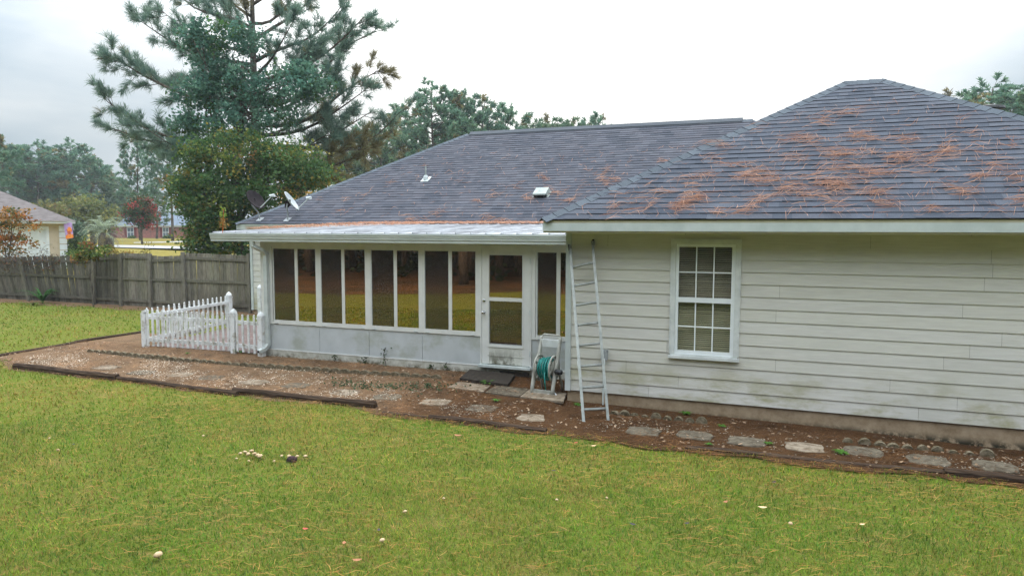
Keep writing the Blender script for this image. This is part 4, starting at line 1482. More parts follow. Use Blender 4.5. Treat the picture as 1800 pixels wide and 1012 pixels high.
# round edging stones along the wing foundation
def round_stone():
    mb = MB()
    n = 14
    mb.extrude([(0.07*math.cos(2*math.pi*j/n), -0.03, 0.02+0.07*math.sin(2*math.pi*j/n)) for j in range(n)], (0, 0.06, 0))
    return mb.build('edging_stone', M['concrete_moss'], origin=(0, 0, 0))
rs0 = round_stone()
first = True
for grp, lab, pts in (('round edging stones right of the ladder', 'small round grey edging stone at the foundation right of the ladder', [(1080, 727), (1098, 728), (1115, 729.5), (1133, 731), (1153, 733), (1173, 735), (1193, 737), (1212, 739), (1233, 741)]),
                      ('dark edging stones under the right wall', 'dark mossy half buried edging stone under the right wall', [(1490, 781), (1520, 784), (1547, 787), (1570, 789), (1595, 791.5), (1622, 794), (1648, 796), (1676, 799), (1704, 801), (1735, 803.5)])):
    for px, py in pts:
        p = G(px, py)
        o = rs0 if first else rs0.copy()
        if not first:
            COL.objects.link(o)
        first = False
        o.location = (p[0], p[1], tz(p[0], p[1])+random.uniform(-0.02, 0.015))
        o.rotation_euler = (random.uniform(-0.15, 0.15), 0, random.uniform(-0.25, 0.25))
        k = random.uniform(0.85, 1.15); o.scale = (k, k, k)
        tag(o, lab, 'edging stone', grp)

# ------------------------------------------------------------------ grass, straw, gravel
def blades(n_target, rmin, rmax, dens, lmin, lmax, wmin, wmax):
    a0_, a1_ = -0.95, 0.95
    area = 0.5*(a1_-a0_)*(rmax**2-rmin**2)
    n = int(area*dens)
    r_ = np.sqrt(rng.uniform(rmin**2, rmax**2, n)); a = rng.uniform(a0_, a1_, n)
    x = CAM[0]+r_*(np.sin(a-YAW)); y = CAM[1]+r_*np.cos(a-YAW)
    ok = ~in_bed(x, y) & (y < 6.9) & (x < 12)
    # thinning near the bed edge
    return x[ok], y[ok], rng.uniform(lmin, lmax, ok.sum()), rng.uniform(wmin, wmax, ok.sum())
PX, PY, PL, PW = [], [], [], []
for args in ((0, 3.6, 7.5, 3300, 0.030, 0.065, 0.0040, 0.0075), (0, 7.5, 12, 1500, 0.035, 0.070, 0.006, 0.011), (0, 12, 19, 420, 0.04, 0.075, 0.012, 0.020), (0, 19, 32, 110, 0.045, 0.08, 0.022, 0.036)):
    x, y, l, w_ = blades(*args)
    PX.append(x); PY.append(y); PL.append(l); PW.append(w_)
PX, PY, PL, PW = map(np.concatenate, (PX, PY, PL, PW))
def vnoise(x, y, s):
    return (np.sin(x*1.7*s+1.3*np.sin(y*1.1*s))+np.sin(y*2.1*s+1.7*np.sin(x*0.9*s+2))+np.sin((x+y)*1.3*s+0.7))/3
n = len(PX)
az = rng.uniform(0, 2*np.pi, n); tilt = rng.uniform(0.35, 1.25, n)
pz = terrain(PX, PY)
base = np.stack([PX, PY, pz], -1)
dirv = np.stack([np.cos(az)*np.sin(tilt), np.sin(az)*np.sin(tilt), np.cos(tilt)], -1)
side = np.stack([-np.sin(az), np.cos(az), np.zeros(n)], -1)
v0 = base+side*PW[:, None]*0.5; v1 = base-side*PW[:, None]*0.5; v2 = base+dirv*PL[:, None]
V = np.stack([v0, v1, v2], 1).reshape(-1, 3)
F = np.arange(3*n).reshape(-1, 3)
patch = 0.45+0.62*vnoise(PX+3, PY, 0.75)+0.4*vnoise(PX, PY, 3.1)+0.2*vnoise(PX, PY, 9.0)
patch = np.clip(patch, 0, 1)
u_ = rng.uniform(0, 1, n)
gA = np.array([0.100, 0.195, 0.012]); gB = np.array([0.185, 0.235, 0.018]); gC = np.array([0.36, 0.22, 0.060]); gD = np.array([0.045, 0.125, 0.014])
colb = gA[None]*(1-patch[:, None])+gB[None]*patch[:, None]
dead = u_ < (0.06+0.34*patch**1.6)
colb[dead] = gC*rng.uniform(0.6, 1.15, dead.sum())[:, None]
dk = (u_ > 0.82) & (np.hypot(PX-CAM[0], PY-CAM[1]) < 12)
colb[dk] = gD
far_ = np.clip((np.hypot(PX-CAM[0], PY-CAM[1])-9)/8, 0, 1)
colb = colb*(1-far_[:, None]*0.18)+np.array([0.17, 0.155, 0.02])*far_[:, None]*0.18
colb *= (rng.uniform(0.55, 1.35, n)*(1-far_)+far_*rng.uniform(0.8, 1.1, n))[:, None]*np.clip(1+0.22*vnoise(PX, PY, 2.2)+0.15*vnoise(PX, PY, 6.0), 0.6, 1.4)[:, None]
g = np_obj('grass', V, F, M['grass_blade'], col=np.repeat(colb, 3, axis=0))
kind(g, 'stuff', 'short green lawn grass mixed with dead straw blades')

def needles_mesh(P, az, ln, wd, lift, col, pitch=None, name='pine_straw', parent=None, label=None, normal=None):
    """bent two-segment needles lying at P"""
    n = len(P)
    d = np.stack([np.cos(az), np.sin(az), np.zeros(n)], -1)
    if normal is not None:
        nn = np.asarray(normal, float)
        d = d-np.outer(d@nn, nn)/1.0
        d /= np.linalg.norm(d, axis=1)[:, None]
        s_ = np.cross(np.tile(nn, (n, 1)), d)
        up = np.tile(nn, (n, 1))
    else:
        s_ = np.stack([-np.sin(az), np.cos(az), np.zeros(n)], -1)
        up = np.tile(np.array([0, 0, 1.0]), (n, 1))
    bend = rng.normal(0, 0.16, n)
    z0 = lift*rng.uniform(0, 1, n); z1 = lift*rng.uniform(0, 1.3, n); z2 = lift*rng.uniform(0, 1.0, n)
    m0 = P-d*(ln/2)[:, None]+up*z0[:, None]
    m1 = P+s_*(bend*ln*0.5)[:, None]+up*z1[:, None]
    m2 = P+d*(ln/2)[:, None]+up*z2[:, None]
    hw = (wd/2)[:, None]
    su = s_*0.8+up*0.35
    V = np.stack([m0-su*hw*0.6, m0+su*hw*0.6, m1-su*hw, m1+su*hw, m2], 1).reshape(-1, 3)
    b = np.arange(n)[:, None]*5
    F = np.concatenate([b+np.array([[0, 2, 3]]), b+np.array([[0, 3, 1]]), b+np.array([[2, 4, 3]])], 0)
    o = np_obj(name, V, F, M['straw'], parent, col=np.repeat(col, 5, axis=0))
    kind(o, 'stuff', label)
    return o
def straw_cols(n, a, b):
    t_ = rng.uniform(0, 1, n)[:, None]
    return (np.array(a)[None]*(1-t_)+np.array(b)[None]*t_)*rng.uniform(0.7, 1.25, n)[:, None]
# on the lawn
n = 26000
a = rng.uniform(-0.85, 0.85, n); r_ = np.sqrt(rng.uniform(3.6**2, 15**2, n))
x = CAM[0]+r_*np.sin(a-YAW); y = CAM[1]+r_*np.cos(a-YAW)
prob = 0.22+0.55*np.clip(vnoise(x, y, 0.8)+0.15, 0, 1)+0.5*smooth(-4.2, -2.0, y)
ok = ~in_bed(x, y, 0.0) & (y < 6) & (rng.uniform(0, 1, n) < prob)
x, y = x[ok], y[ok]; n = len(x)
cl = np.where(rng.uniform(0, 1, n) < 0.6, rng.normal(0.25, 0.5, n), rng.uniform(0, np.pi, n))
needles_mesh(np.stack([x, y, terrain(x, y)+0.028], -1), cl, rng.uniform(0.08, 0.20, n), rng.uniform(0.0020, 0.0036, n), 0.022, straw_cols(n, (0.34, 0.15, 0.035), (0.50, 0.28, 0.085)), label='fallen tan pine needles scattered over the lawn')
# in the bed
n = 70000
x = rng.uniform(-15.7, 6.5, n); y = rng.uniform(-2.25, 1.3, n)
dens = np.clip(0.55+0.6*vnoise(x, y, 1.3), 0.12, 1)*np.where(x > -6, 1.0, 0.75)
edge = y > bed_front(x)-0.18-0.12*np.abs(vnoise(x, y, 4))
wingblock = (x > WX0) & (y > -0.01)
ok = edge & ~wingblock & (rng.uniform(0, 1, n) < dens) & (y < 1.27)
x, y = x[ok], y[ok]; n = len(x)
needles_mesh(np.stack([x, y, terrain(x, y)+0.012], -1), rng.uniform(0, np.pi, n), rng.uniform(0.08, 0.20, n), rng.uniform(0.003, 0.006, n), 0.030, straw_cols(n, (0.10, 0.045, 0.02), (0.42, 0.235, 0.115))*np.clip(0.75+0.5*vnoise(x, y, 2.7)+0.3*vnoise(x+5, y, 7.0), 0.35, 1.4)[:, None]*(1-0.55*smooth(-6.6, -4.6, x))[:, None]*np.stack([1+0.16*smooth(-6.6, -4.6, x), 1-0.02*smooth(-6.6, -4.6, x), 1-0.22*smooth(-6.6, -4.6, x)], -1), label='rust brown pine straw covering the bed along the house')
# pale shell gravel
n = 52000
x = rng.uniform(-15.4, 6.0, n); y = rng.uniform(-2.0, 0.6, n)
dens = np.clip(0.30+0.7*vnoise(x+3, y, 1.6)+0.5*vnoise(x, y+2, 4.7), 0, 1)
front = bed_front(x)
zone = np.where(x < -5.6, 1.0*np.exp(-((y+0.75)/0.75)**2), 0.55*np.exp(-((y+1.35)/0.33)**2))
ok = (y > front+0.05) & (rng.uniform(0, 1, n) < dens*zone) & ~((x > WX0) & (y > -0.06))
x, y = x[ok], y[ok]; n = len(x)
s_ = rng.uniform(0.006, 0.017, n)
octv = np.array([[1, 0, 0], [0, 1, 0], [-1, 0, 0], [0, -1, 0], [0, 0, 0.7], [0.6, 0.6, 0.2]])
octf = np.array([[0, 1, 4], [1, 2, 4], [2, 3, 4], [3, 0, 4]])
th = rng.uniform(0, 2*np.pi, n)
Rm = np.zeros((n, 3, 3)); Rm[:, 0, 0] = np.cos(th); Rm[:, 0, 1] = -np.sin(th); Rm[:, 1, 0] = np.sin(th); Rm[:, 1, 1] = np.cos(th); Rm[:, 2, 2] = 1
vv = octv[None, :5, :]*s_[:, None, None]*rng.uniform(0.6, 1.2, (n, 5, 3))
V = np.einsum('nij,nkj->nki', Rm, vv)+np.stack([x, y, terrain(x, y)+0.016+rng.uniform(0, 0.02, n)], -1)[:, None, :]
F = (np.arange(n)[:, None, None]*5+octf[None]).reshape(-1, 3)
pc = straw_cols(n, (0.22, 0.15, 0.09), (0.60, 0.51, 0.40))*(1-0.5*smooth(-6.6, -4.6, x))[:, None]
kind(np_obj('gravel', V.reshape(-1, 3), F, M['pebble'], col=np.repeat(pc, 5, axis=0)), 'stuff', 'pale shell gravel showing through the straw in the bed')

n = 9000
x = rng.uniform(-15.6, 6.5, n); y = rng.uniform(-2.15, 1.26, n)
ok = (y > bed_front(x)-0.05) & ~((x > WX0) & (y > -0.03)) & (rng.uniform(0, 1, n) < np.clip(0.5+0.6*vnoise(x+1, y, 2.1), 0.1, 1))
x, y = x[ok], y[ok]; n = len(x)
az = rng.uniform(0, 2*np.pi, n); sz = rng.uniform(0.012, 0.034, n)
c0 = np.stack([x, y, terrain(x, y)+rng.uniform(0.02, 0.05, n)], -1)
d0 = np.stack([np.cos(az), np.sin(az), rng.uniform(-0.4, 0.4, n)], -1)*sz[:, None]; d1 = np.stack([-np.sin(az), np.cos(az), rng.uniform(-0.5, 0.5, n)], -1)*(sz*0.6)[:, None]
V = np.stack([c0-d0, c0+d1, c0+d0, c0-d1], 1).reshape(-1, 3)
kind(np_obj('leaf_litter', V, np.arange(4*n).reshape(-1, 4), M['straw'], col=np.repeat(straw_cols(n, (0.06, 0.035, 0.022), (0.36, 0.24, 0.15)), 4, axis=0)), 'stuff', 'dry brown leaf litter lying in the straw bed')

# pine straw on the roofs
def roof_straw(clumps, p0, normal, name_label, single=0, region=None, scale=1.0, wd=(0.005, 0.0095)):
    P = []; AZ = []; LN = []
    for px, py, rpx, rpy, cnt, ang in clumps:
        for _ in range(int(cnt*scale*0.52)):
            dx = random.gauss(0, 0.58); dy = random.gauss(0, 0.5)+0.5*math.sin(dx*3+px)
            qx = px+dx*rpx*math.cos(ang)-dy*rpy*math.sin(ang); qy = py+dx*rpx*math.sin(ang)+dy*rpy*math.cos(ang)
            P.append(on_plane(qx, qy, p0, normal)); AZ.append(random.gauss(-ang*0.9, 0.33) if random.random() < 0.66 else random.uniform(0, math.pi)); LN.append(random.uniform(0.20, 0.40))
    for _ in range(single):
        qx = random.uniform(region[0], region[1]); qy = random.uniform(region[2], region[3])
        if region[4](qx, qy):
            P.append(on_plane(qx, qy, p0, normal)); AZ.append(random.uniform(0, math.pi)); LN.append(random.uniform(0.12, 0.24))
    P = np.array(P)+np.asarray(normal)*0.022
    n = len(P)
    return needles_mesh(P, np.array(AZ), np.array(LN), rng.uniform(wd[0], wd[1], n), 0.06, straw_cols(n, (0.19, 0.075, 0.046), (0.43, 0.235, 0.15)), normal=normal, label=name_label)
WCL = [(1490, 201, 34, 5, 80, -0.12), (1448, 220, 16, 7, 40, 0.25), (1342, 228, 14, 5, 22, 0.1), (1520, 244, 30, 9, 130, 0.05), (1590, 248, 22, 6, 60, -0.1), (1405, 248, 34, 7, 100, 0.05),
       (1425, 255, 14, 10, 40, -0.6), (1270, 258, 24, 6, 60, 0.05), (1480, 275, 40, 9, 150, 0.22), (1580, 280, 30, 9, 110, 0.0), (1524, 268, 8, 10, 40, 1.2), (1590, 285, 14, 10, 60, -0.6),
       (1665, 268, 16, 14, 90, -0.5), (1640, 282, 26, 6, 50, -0.2), (1400, 282, 24, 6, 50, -0.15), (1305, 294, 30, 6, 60, 0.1), (1255, 283, 18, 8, 28, 0.1), (1330, 310, 30, 9, 110, -0.15), (1340, 320, 40, 7, 120, 0.05),
       (1500, 302, 44, 8, 130, 0.08), (1460, 322, 44, 10, 190, 0.08), (1400, 338, 34, 11, 130, 0.1), (1480, 334, 16, 9, 60, 0.5), (1235, 314, 34, 6, 70, -0.03), (1330, 362, 32, 10, 120, -0.45), (1210, 358, 30, 12, 190, -0.25),
       (1225, 340, 22, 10, 50, 0.5), (1540, 341, 24, 7, 80, -0.1), (1560, 362, 20, 6, 50, 0.1), (1685, 338, 28, 9, 100, 0.3), (1450, 358, 24, 10, 40, 0.4), (1480, 362, 14, 10, 26, -0.4), (1640, 372, 10, 9, 30, -0.7), (1800, 356, 12, 12, 60, 0),
       (1750, 300, 20, 14, 50, 0.2), (1722, 312, 14, 7, 40, -0.4), (1735, 268, 14, 9, 30, 0.4), (1780, 254, 8, 10, 20, 0.8), (1715, 238, 12, 8, 24, -0.2), (1760, 376, 8, 8, 18, 0.6), (1120, 350, 34, 9, 36, 0.05), (1085, 372, 16, 8, 40, -0.6),
       (1140, 368, 30, 8, 40, -0.3), (1170, 340, 30, 6, 40, 0.0), (1260, 376, 30, 7, 30, 0.2), (1785, 316, 16, 9, 40, 0), (1630, 300, 18, 9, 40, 0.1), (1550, 310, 34, 7, 70, -0.1), (1440, 300, 20, 8, 40, -0.6)]
roof_straw(WCL, WA, nf, 'rust coloured pine straw in drifts on the wing roof', 1300, (1010, 1800, 150, 384, lambda x, y: y > 386-(x-960)*0.44+10 and y > 150+max(0, x-1553)*0.27+8), 0.85)
MCL = [(1252, 290, 18, 5, 50, 0.15), (1168, 285, 10, 5, 20, 0), (1070, 318, 26, 7, 70, 0.2), (1066, 305, 14, 6, 40, -0.5), (955, 314, 16, 5, 36, 0.2), (975, 337, 18, 5, 50, 0.3), (930, 350, 8, 7, 26, -0.3), (1000, 353, 12, 4, 30, -0.4),
       (870, 345, 14, 4, 20, -0.3), (838, 355, 10, 4, 18, 0), (815, 320, 10, 4, 12, 0), (775, 375, 14, 6, 26, -0.2), (730, 387, 20, 7, 46, 0.1), (880, 390, 26, 7, 50, 0), (855, 386, 12, 8, 26, -0.5), (740, 290, 8, 4, 10, 0), (795, 305, 5, 6, 8, 1.2),
       (690, 325, 10, 4, 10, -0.3), (645, 345, 10, 4, 10, 0), (610, 350, 10, 3, 8, 0), (560, 352, 8, 3, 8, 0), (600, 372, 12, 4, 10, 0), (905, 330, 16, 4, 14, 0.1), (1030, 300, 8, 4, 8, 1)]
roof_straw(MCL, BA, nf, 'rust coloured pine straw scattered on the main roof', 520, (560, 1240, 260, 394, lambda x, y: y > 395-(x-560)*0.75 and y < 392), 1.0, (0.009, 0.015))
# porch roof: a drift where the metal meets the shingles, running out to the left edge
P = []; AZ = []
pn_ = unit((0, -(PZ1-PZ0), PY1-PY0))
for _ in range(2600):
    x = random.uniform(-11.4, -3.6)
    t_ = random.random()
    if random.random() < 0.35:
        x = random.uniform(-11.35, -8.8); y = np.interp(x, [-11.4, -10.6, -8.8], [2.0, 3.6, 6.5])+random.gauss(0, 0.22)
        x = -11.35+abs(random.gauss(0, 0.10)) if random.random() < 0.5 else x
    else:
        x = random.uniform(-11.2, -3.7)
        y = 6.62-abs(random.gauss(0, 0.22))
    y = min(max(y, 1.3), 6.75)
    P.append((x, y, PZ0+(PZ1-PZ0)*(y-PY0)/(PY1-PY0)+0.03)); AZ.append(random.gauss(0, 0.8))
n = len(P)
needles_mesh(np.array(P), np.array(AZ), rng.uniform(0.14, 0.24, n), rng.uniform(0.008, 0.014, n), 0.06, straw_cols(n, (0.26, 0.10, 0.05), (0.44, 0.23, 0.135)), label='orange pine straw drifted on the white porch roof')

# ------------------------------------------------------------------ foliage builders
def leaf_quads(C, size, col, flat=0.5, aspect=0.75):
    n = len(C)
    a = rng.normal(0, 1, (n, 3)); a[:, 2] *= flat; a /= np.linalg.norm(a, axis=1)[:, None]
    b = rng.normal(0, 1, (n, 3)); b -= a*np.sum(a*b, 1)[:, None]; b /= np.linalg.norm(b, axis=1)[:, None]
    s_ = size[:, None]
    V = np.stack([C-a*s_*0.5, C+b*s_*0.5*aspect, C+a*s_*0.5, C-b*s_*0.5*aspect], 1).reshape(-1, 3)
    F = np.arange(4*n).reshape(-1, 4)
    return V, F, np.repeat(col, 4, axis=0)
def tuft_needles(C, D, ln, k, wd, col, spread=0.9):
    """k needles from each tuft centre C fanning about direction D"""
    n = len(C)
    Cr = np.repeat(C, k, 0); Dr = np.repeat(D, k, 0); lr = np.repeat(ln, k)*rng.uniform(0.7, 1.15, n*k)
    d = Dr+rng.normal(0, spread*0.6, (n*k, 3)); d /= np.linalg.norm(d, axis=1)[:, None]
    s_ = np.cross(d, rng.normal(0, 1, (n*k, 3))); s_ /= np.linalg.norm(s_, axis=1)[:, None]
    tip = Cr+d*lr[:, None]+np.array([0, 0, -1.0])*(lr*0.10)[:, None]
    V = np.stack([Cr-s_*wd*0.35, Cr+s_*wd*0.35, Cr+d*(lr*0.6)[:, None]+s_*wd*0.5, tip, Cr+d*(lr*0.6)[:, None]-s_*wd*0.5], 1).reshape(-1, 3)
    b = np.arange(n*k)[:, None]*5
    F = np.concatenate([b+np.array([[0, 1, 2]]), b+np.array([[0, 2, 4]]), b+np.array([[4, 2, 3]])], 0)
    cc_ = np.repeat(np.repeat(col, k, 0)*rng.uniform(0.75, 1.25, n*k)[:, None], 5, 0)
    return V, F, cc_
def bent(a, b, sag, n=7, wob=0.0):
    a = np.asarray(a, float); b = np.asarray(b, float)
    out_ = []
    w1 = rng.normal(0, 1, 3)*wob
    for i in range(n):
        t_ = i/(n-1)
        p = a+(b-a)*t_+np.array([0, 0, -sag*math.sin(t_*math.pi)])+w1*math.sin(t_*2*math.pi)*np.linalg.norm(b-a)
        out_.append(p)
    return out_
LBB = []
def make_pine(label, base, H, limbs, tl=0.34, k=15, wd=0.022, tuft_per_m=7.0, cols=((0.030, 0.062, 0.040), (0.060, 0.10, 0.052)), trunk_r=0.2, group=None, lean=0.0, brown=0.05, name='pine_tree', subl=(0.35, 1.1), spread=0.9):
    """limbs: list of (height, endpoint world xyz, sag); base world xyz"""
    base = np.asarray(base, float)
    t = thing(name, label, 'tree', base, group)
    tb = MB()
    pth = [base+np.array([lean*s_*H+0.12*math.sin(s_*5+base[0]), 0.1*math.sin(s_*4), H*s_]) for s_ in np.linspace(0, 1, 12)]
    tb.tube(pth, [max(trunk_r*(1-0.88*s_), 0.03) for s_ in np.linspace(0, 1, 12)], 9)
    C = []; D = []; BC = []
    for h, end, sag in limbs:
        s_ = min(h/H, 0.98)
        st = np.array([np.interp(s_, np.linspace(0, 1, 12), [q[j] for q in pth]) for j in range(3)])
        end = np.asarray(end, float)
        ln = np.linalg.norm(end-st)
        pb = bent(st, end, sag, 8, 0.03)
        r0_ = min(trunk_r*0.5, 0.02+0.016*ln)
        tb.tube(pb, [r0_*(1-0.85*i/7) for i in range(8)], 6)
        nsub = max(3, int(ln*3.6))
        isb = random.random() < brown or (len(LBB) > 0 and any(np.allclose(end, q_) for q_ in LBB))
        for _ in range(nsub):
            u_ = 1-random.random()**1.35*0.72
            i_ = u_*7; i0 = int(min(i_, 6)); fr = i_-i0
            q = pb[i0]*(1-fr)+pb[i0+1]*fr
            dv2 = unit(end-st)*0.8+rng.normal(0, 0.62, 3)+np.array([0, 0, 0.32])
            dv2 = unit(dv2)
            sl_ = random.uniform(*subl)*(0.6+0.5*min(1, ln/4))
            q2 = q+dv2*sl_
            tb.tube([q, (q+q2)/2+np.array([0, 0, -0.03*sl_]), q2], [0.016, 0.011, 0.006], 4)
            nt_ = max(2, int(sl_*tuft_per_m))
            for j in range(nt_):
                f_ = 0.35+0.65*(j+1)/nt_
                C.append(q+(q2-q)*f_+rng.normal(0, 0.05, 3)); D.append(unit(dv2+np.array([0, 0, 0.35])+rng.normal(0, 0.25, 3))); BC.append(isb)
    C = np.array(C); D = np.array(D); BC = np.array(BC)
    t_ = rng.uniform(0, 1, len(C))[:, None]
    col = np.array(cols[0])*(1-t_)+np.array(cols[1])*t_
    bm = BC | (rng.uniform(0, 1, len(C)) < brown*0.7)
    col[bm] = np.array((0.23, 0.20, 0.095))*rng.uniform(0.7, 1.2, bm.sum())[:, None]
    V, F, cc_ = tuft_needles(C, D, np.full(len(C), tl)*rng.uniform(0.8, 1.2, len(C)), k, wd, col, spread)
    np_obj('crown', V, F, M['needle'], t, col=cc_)
    tb.build('trunk', M['bark'], t, smooth=True)
    return t
def make_broadleaf(label, base, H, blobs, nclump, per, lsize, palette, trunk_r=0.15, clump_r=0.4, group=None, name='broadleaf_tree', nbranch=14, shell=0.5, cat='tree', flat=0.7, trunk_top=0.75):
    """blobs: list of (centre offset xyz from base, radii xyz, weight, palette index or None)"""
    base = np.asarray(base, float)
    t = thing(name, label, cat, base, group)
    wts = np.array([b[2] for b in blobs], float); wts /= wts.sum()
    CC = []; PI_ = []
    for i in range(nclump):
        b = blobs[rng.choice(len(blobs), p=wts)]
        v = rng.normal(0, 1, 3); v /= np.linalg.norm(v)
        r_ = (shell+(1-shell)*random.random())**0.7 if random.random() < 0.8 else random.random()
        CC.append(base+np.array(b[0])+v*np.array(b[1])*r_); PI_.append(b[3] if len(b) > 3 and b[3] is not None else random.randrange(len(palette)))
    CC = np.array(CC)
    cr_ = clump_r*rng.uniform(0.6, 1.3, nclump)
    cnt = np.maximum(3, (per*rng.uniform(0.5, 1.4, nclump)).astype(int))
    idx = np.repeat(np.arange(nclump), cnt)
    P = CC[idx]+rng.normal(0, 0.5, (len(idx), 3))*cr_[idx][:, None]*np.array([1, 1, 0.65])
    pal = np.array(palette)
    ccol = pal[np.array(PI_)]*rng.uniform(0.7, 1.3, nclump)[:, None]
    col = ccol[idx]*rng.uniform(0.7, 1.3, len(idx))[:, None]
    V, F, c2 = leaf_quads(P, lsize*rng.uniform(0.6, 1.3, len(idx)), col, flat)
    np_obj('crown', V, F, M['leaf'], t, col=c2)
    tb = MB()
    top = base+np.array([np.mean([b[0][0] for b in blobs]), np.mean([b[0][1] for b in blobs]), H*trunk_top])
    tp = bent(base-np.array([0, 0, 0.1]), top, 0, 7, 0.02)
    tb.tube(tp, [trunk_r*(1-0.75*i/6) for i in range(7)], 8)
    for i in range(nbranch):
        c = CC[random.randrange(nclump)]
        s_ = tp[random.randrange(2, 6)]
        tb.tube(bent(s_, c, -0.05*np.linalg.norm(c-s_), 5, 0.04), [trunk_r*0.3, trunk_r*0.24, trunk_r*0.18, trunk_r*0.12, 0.008], 5)
    tb.build('trunk', M['bark'], t, smooth=True)
    return t

# ------------------------------------------------------------------ the big pine and the leafy tree beside the house
ZP = 33.0
pb0 = at(455, 420, ZP); pb0[2] = tz(pb0[0], pb0[1])
def tip(px, py, dz=0.0):
    return at(px, py, ZP+dz)
LB = []
def limb(py0, px1, py1, sag, dz=0.0):
    LB.append((at(455, py0, ZP)[2]-pb0[2], tip(px1, py1, dz), sag))
    if px1 > 600 and py1 > 215:
        LBB.append(tip(px1, py1, dz))
for q in ((245, 188, 178, 0.9, 0), (232, 205, 228, 0.7, 1.2), (262, 240, 215, 0.9, -1.5), (175, 190, 95, 0.8, -0.5), (165, 235, 125, 0.7, 1.5), (120, 248, 38, 0.5, 0.3), (100, 285, 20, 0.5, -1.2), (130, 300, 75, 0.4, 1.8),
          (60, 300, -25, 0.3, 0.7), (40, 350, -60, 0.2, -1), (220, 670, 122, 0.7, 0), (185, 660, 55, 0.6, 0.8), (150, 640, 30, 0.6, -1.2), (115, 600, 12, 0.4, 0.3), (80, 570, -30, 0.3, 1.2), (240, 640, 160, 0.6, -1.4),
          (255, 655, 195, 0.8, 0.6), (262, 700, 200, 0.9, 0.0), (285, 690, 232, 0.9, 0.6), (290, 640, 262, 0.7, -0.5), (300, 610, 285, 0.6, 0.5), (275, 585, 235, 0.5, -1.5), (200, 590, 130, 0.4, -1.8), (180, 560, 85, 0.3, -2.2),
          (140, 520, 30, 0.3, -2.5), (110, 400, 20, 0.3, -2.3), (180, 360, 90, 0.4, -2.4), (210, 400, 130, 0.4, -2.6), (20, 480, -70, 0.2, 0.4), (0, 430, -90, 0.1, 0.5), (50, 540, -20, 0.3, 2.0), (90, 380, 0, 0.3, 2.2), (150, 590, 60, 0.3, 2.3), (200, 330, 140, 0.4, 2.5), (240, 560, 180, 0.4, 2.4), (20, 500, -50, .2, -2), (60, 420, -30, .2, -2)):
    limb(*q)
hero = make_pine('tall spreading pine towering over the left end of the house', pb0, 15.6, LB, tl=0.42, k=27, wd=0.0145, tuft_per_m=8.5, cols=((0.110, 0.190, 0.155), (0.200, 0.280, 0.205)), trunk_r=0.33, brown=0.03)
ZL = 28.5
b0 = at(430, 440, ZL); b0[2] = tz(b0[0], b0[1])
def blob(px, py, rx_, ry_, wt, pi=None, dz=0.0, rd=None):
    c = at(px, py, ZL+dz)-b0
    k = ZL/FPX
    return (c, (rx_*k, rd if rd else rx_*k*0.9, ry_*k), wt, pi)
PALB = [(0.070, 0.140, 0.045), (0.095, 0.155, 0.048), (0.175, 0.205, 0.045), (0.28, 0.23, 0.05), (0.28, 0.165, 0.055), (0.085, 0.185, 0.135), (0.120, 0.225, 0.150)]
BL = []
for px, py, rx_, ry_, wt, lo in ((375, 400, 50, 48, 3, 0), (338, 330, 36, 42, 2.0, 0), (390, 350, 70, 60, 4, 0), (460, 330, 80, 50, 4, 0), (540, 310, 55, 30, 1.8, 0), (420, 270, 75, 40, 3.2, 0), (500, 280, 70, 34, 2, 0), (350, 268, 32, 26, 1.2, 0), (415, 420, 70, 40, 2.5, 0), (362, 432, 38, 22, 1.3, 0)):
    BL.append(blob(px, py, rx_, ry_, wt*0.60, 0)); BL.append(blob(px, py, rx_, ry_, wt*0.26, 2)); BL.append(blob(px, py, rx_*0.9, ry_, wt*0.42, 1)); BL.append(blob(px, py-6, rx_*0.95, ry_*0.8, wt*0.09, 3)); BL.append(blob(px, py, rx_, ry_, wt*0.03, 4))
make_broadleaf('broad leafy tree turning olive and yellow, in front of the tall pine', b0, 7.6, BL, 640, 52, 0.13, PALB, 0.2, 0.55, nbranch=22, shell=0.55)
# green crown higher up, in front of the pine trunk: a second taller leafy tree
ZL2 = 31.0
b1 = at(395, 440, ZL2); b1[2] = tz(b1[0], b1[1])
BL = []
for px, py, rx_, ry_, wt in ((330, 225, 30, 26, 1), (355, 170, 46, 36, 2), (370, 110, 45, 40, 2), (420, 70, 55, 34, 2), (430, 150, 60, 45, 2.6), (400, 215, 66, 36, 2.4), (500, 165, 58, 32, 1.8), (520, 130, 46, 26, 1.2), (560, 150, 30, 22, 0.8), (480, 215, 56, 26, 1.2), (340, 60, 30, 22, 0.8)):
    c = at(px, py, ZL2-1.0)-b1; k = ZL2/FPX
    for pi, f_ in ((5, 0.45), (6, 0.4), (0, 0.15)):
        BL.append((c, (rx_*k, rx_*k*0.8, ry_*k), wt*f_, pi))
make_broadleaf('tall dark green leafy tree growing up through the pine', b1, 10.6, BL, 400, 44, 0.14, PALB, 0.2, 0.46, nbranch=24, shell=0.45, trunk_top=0.9)

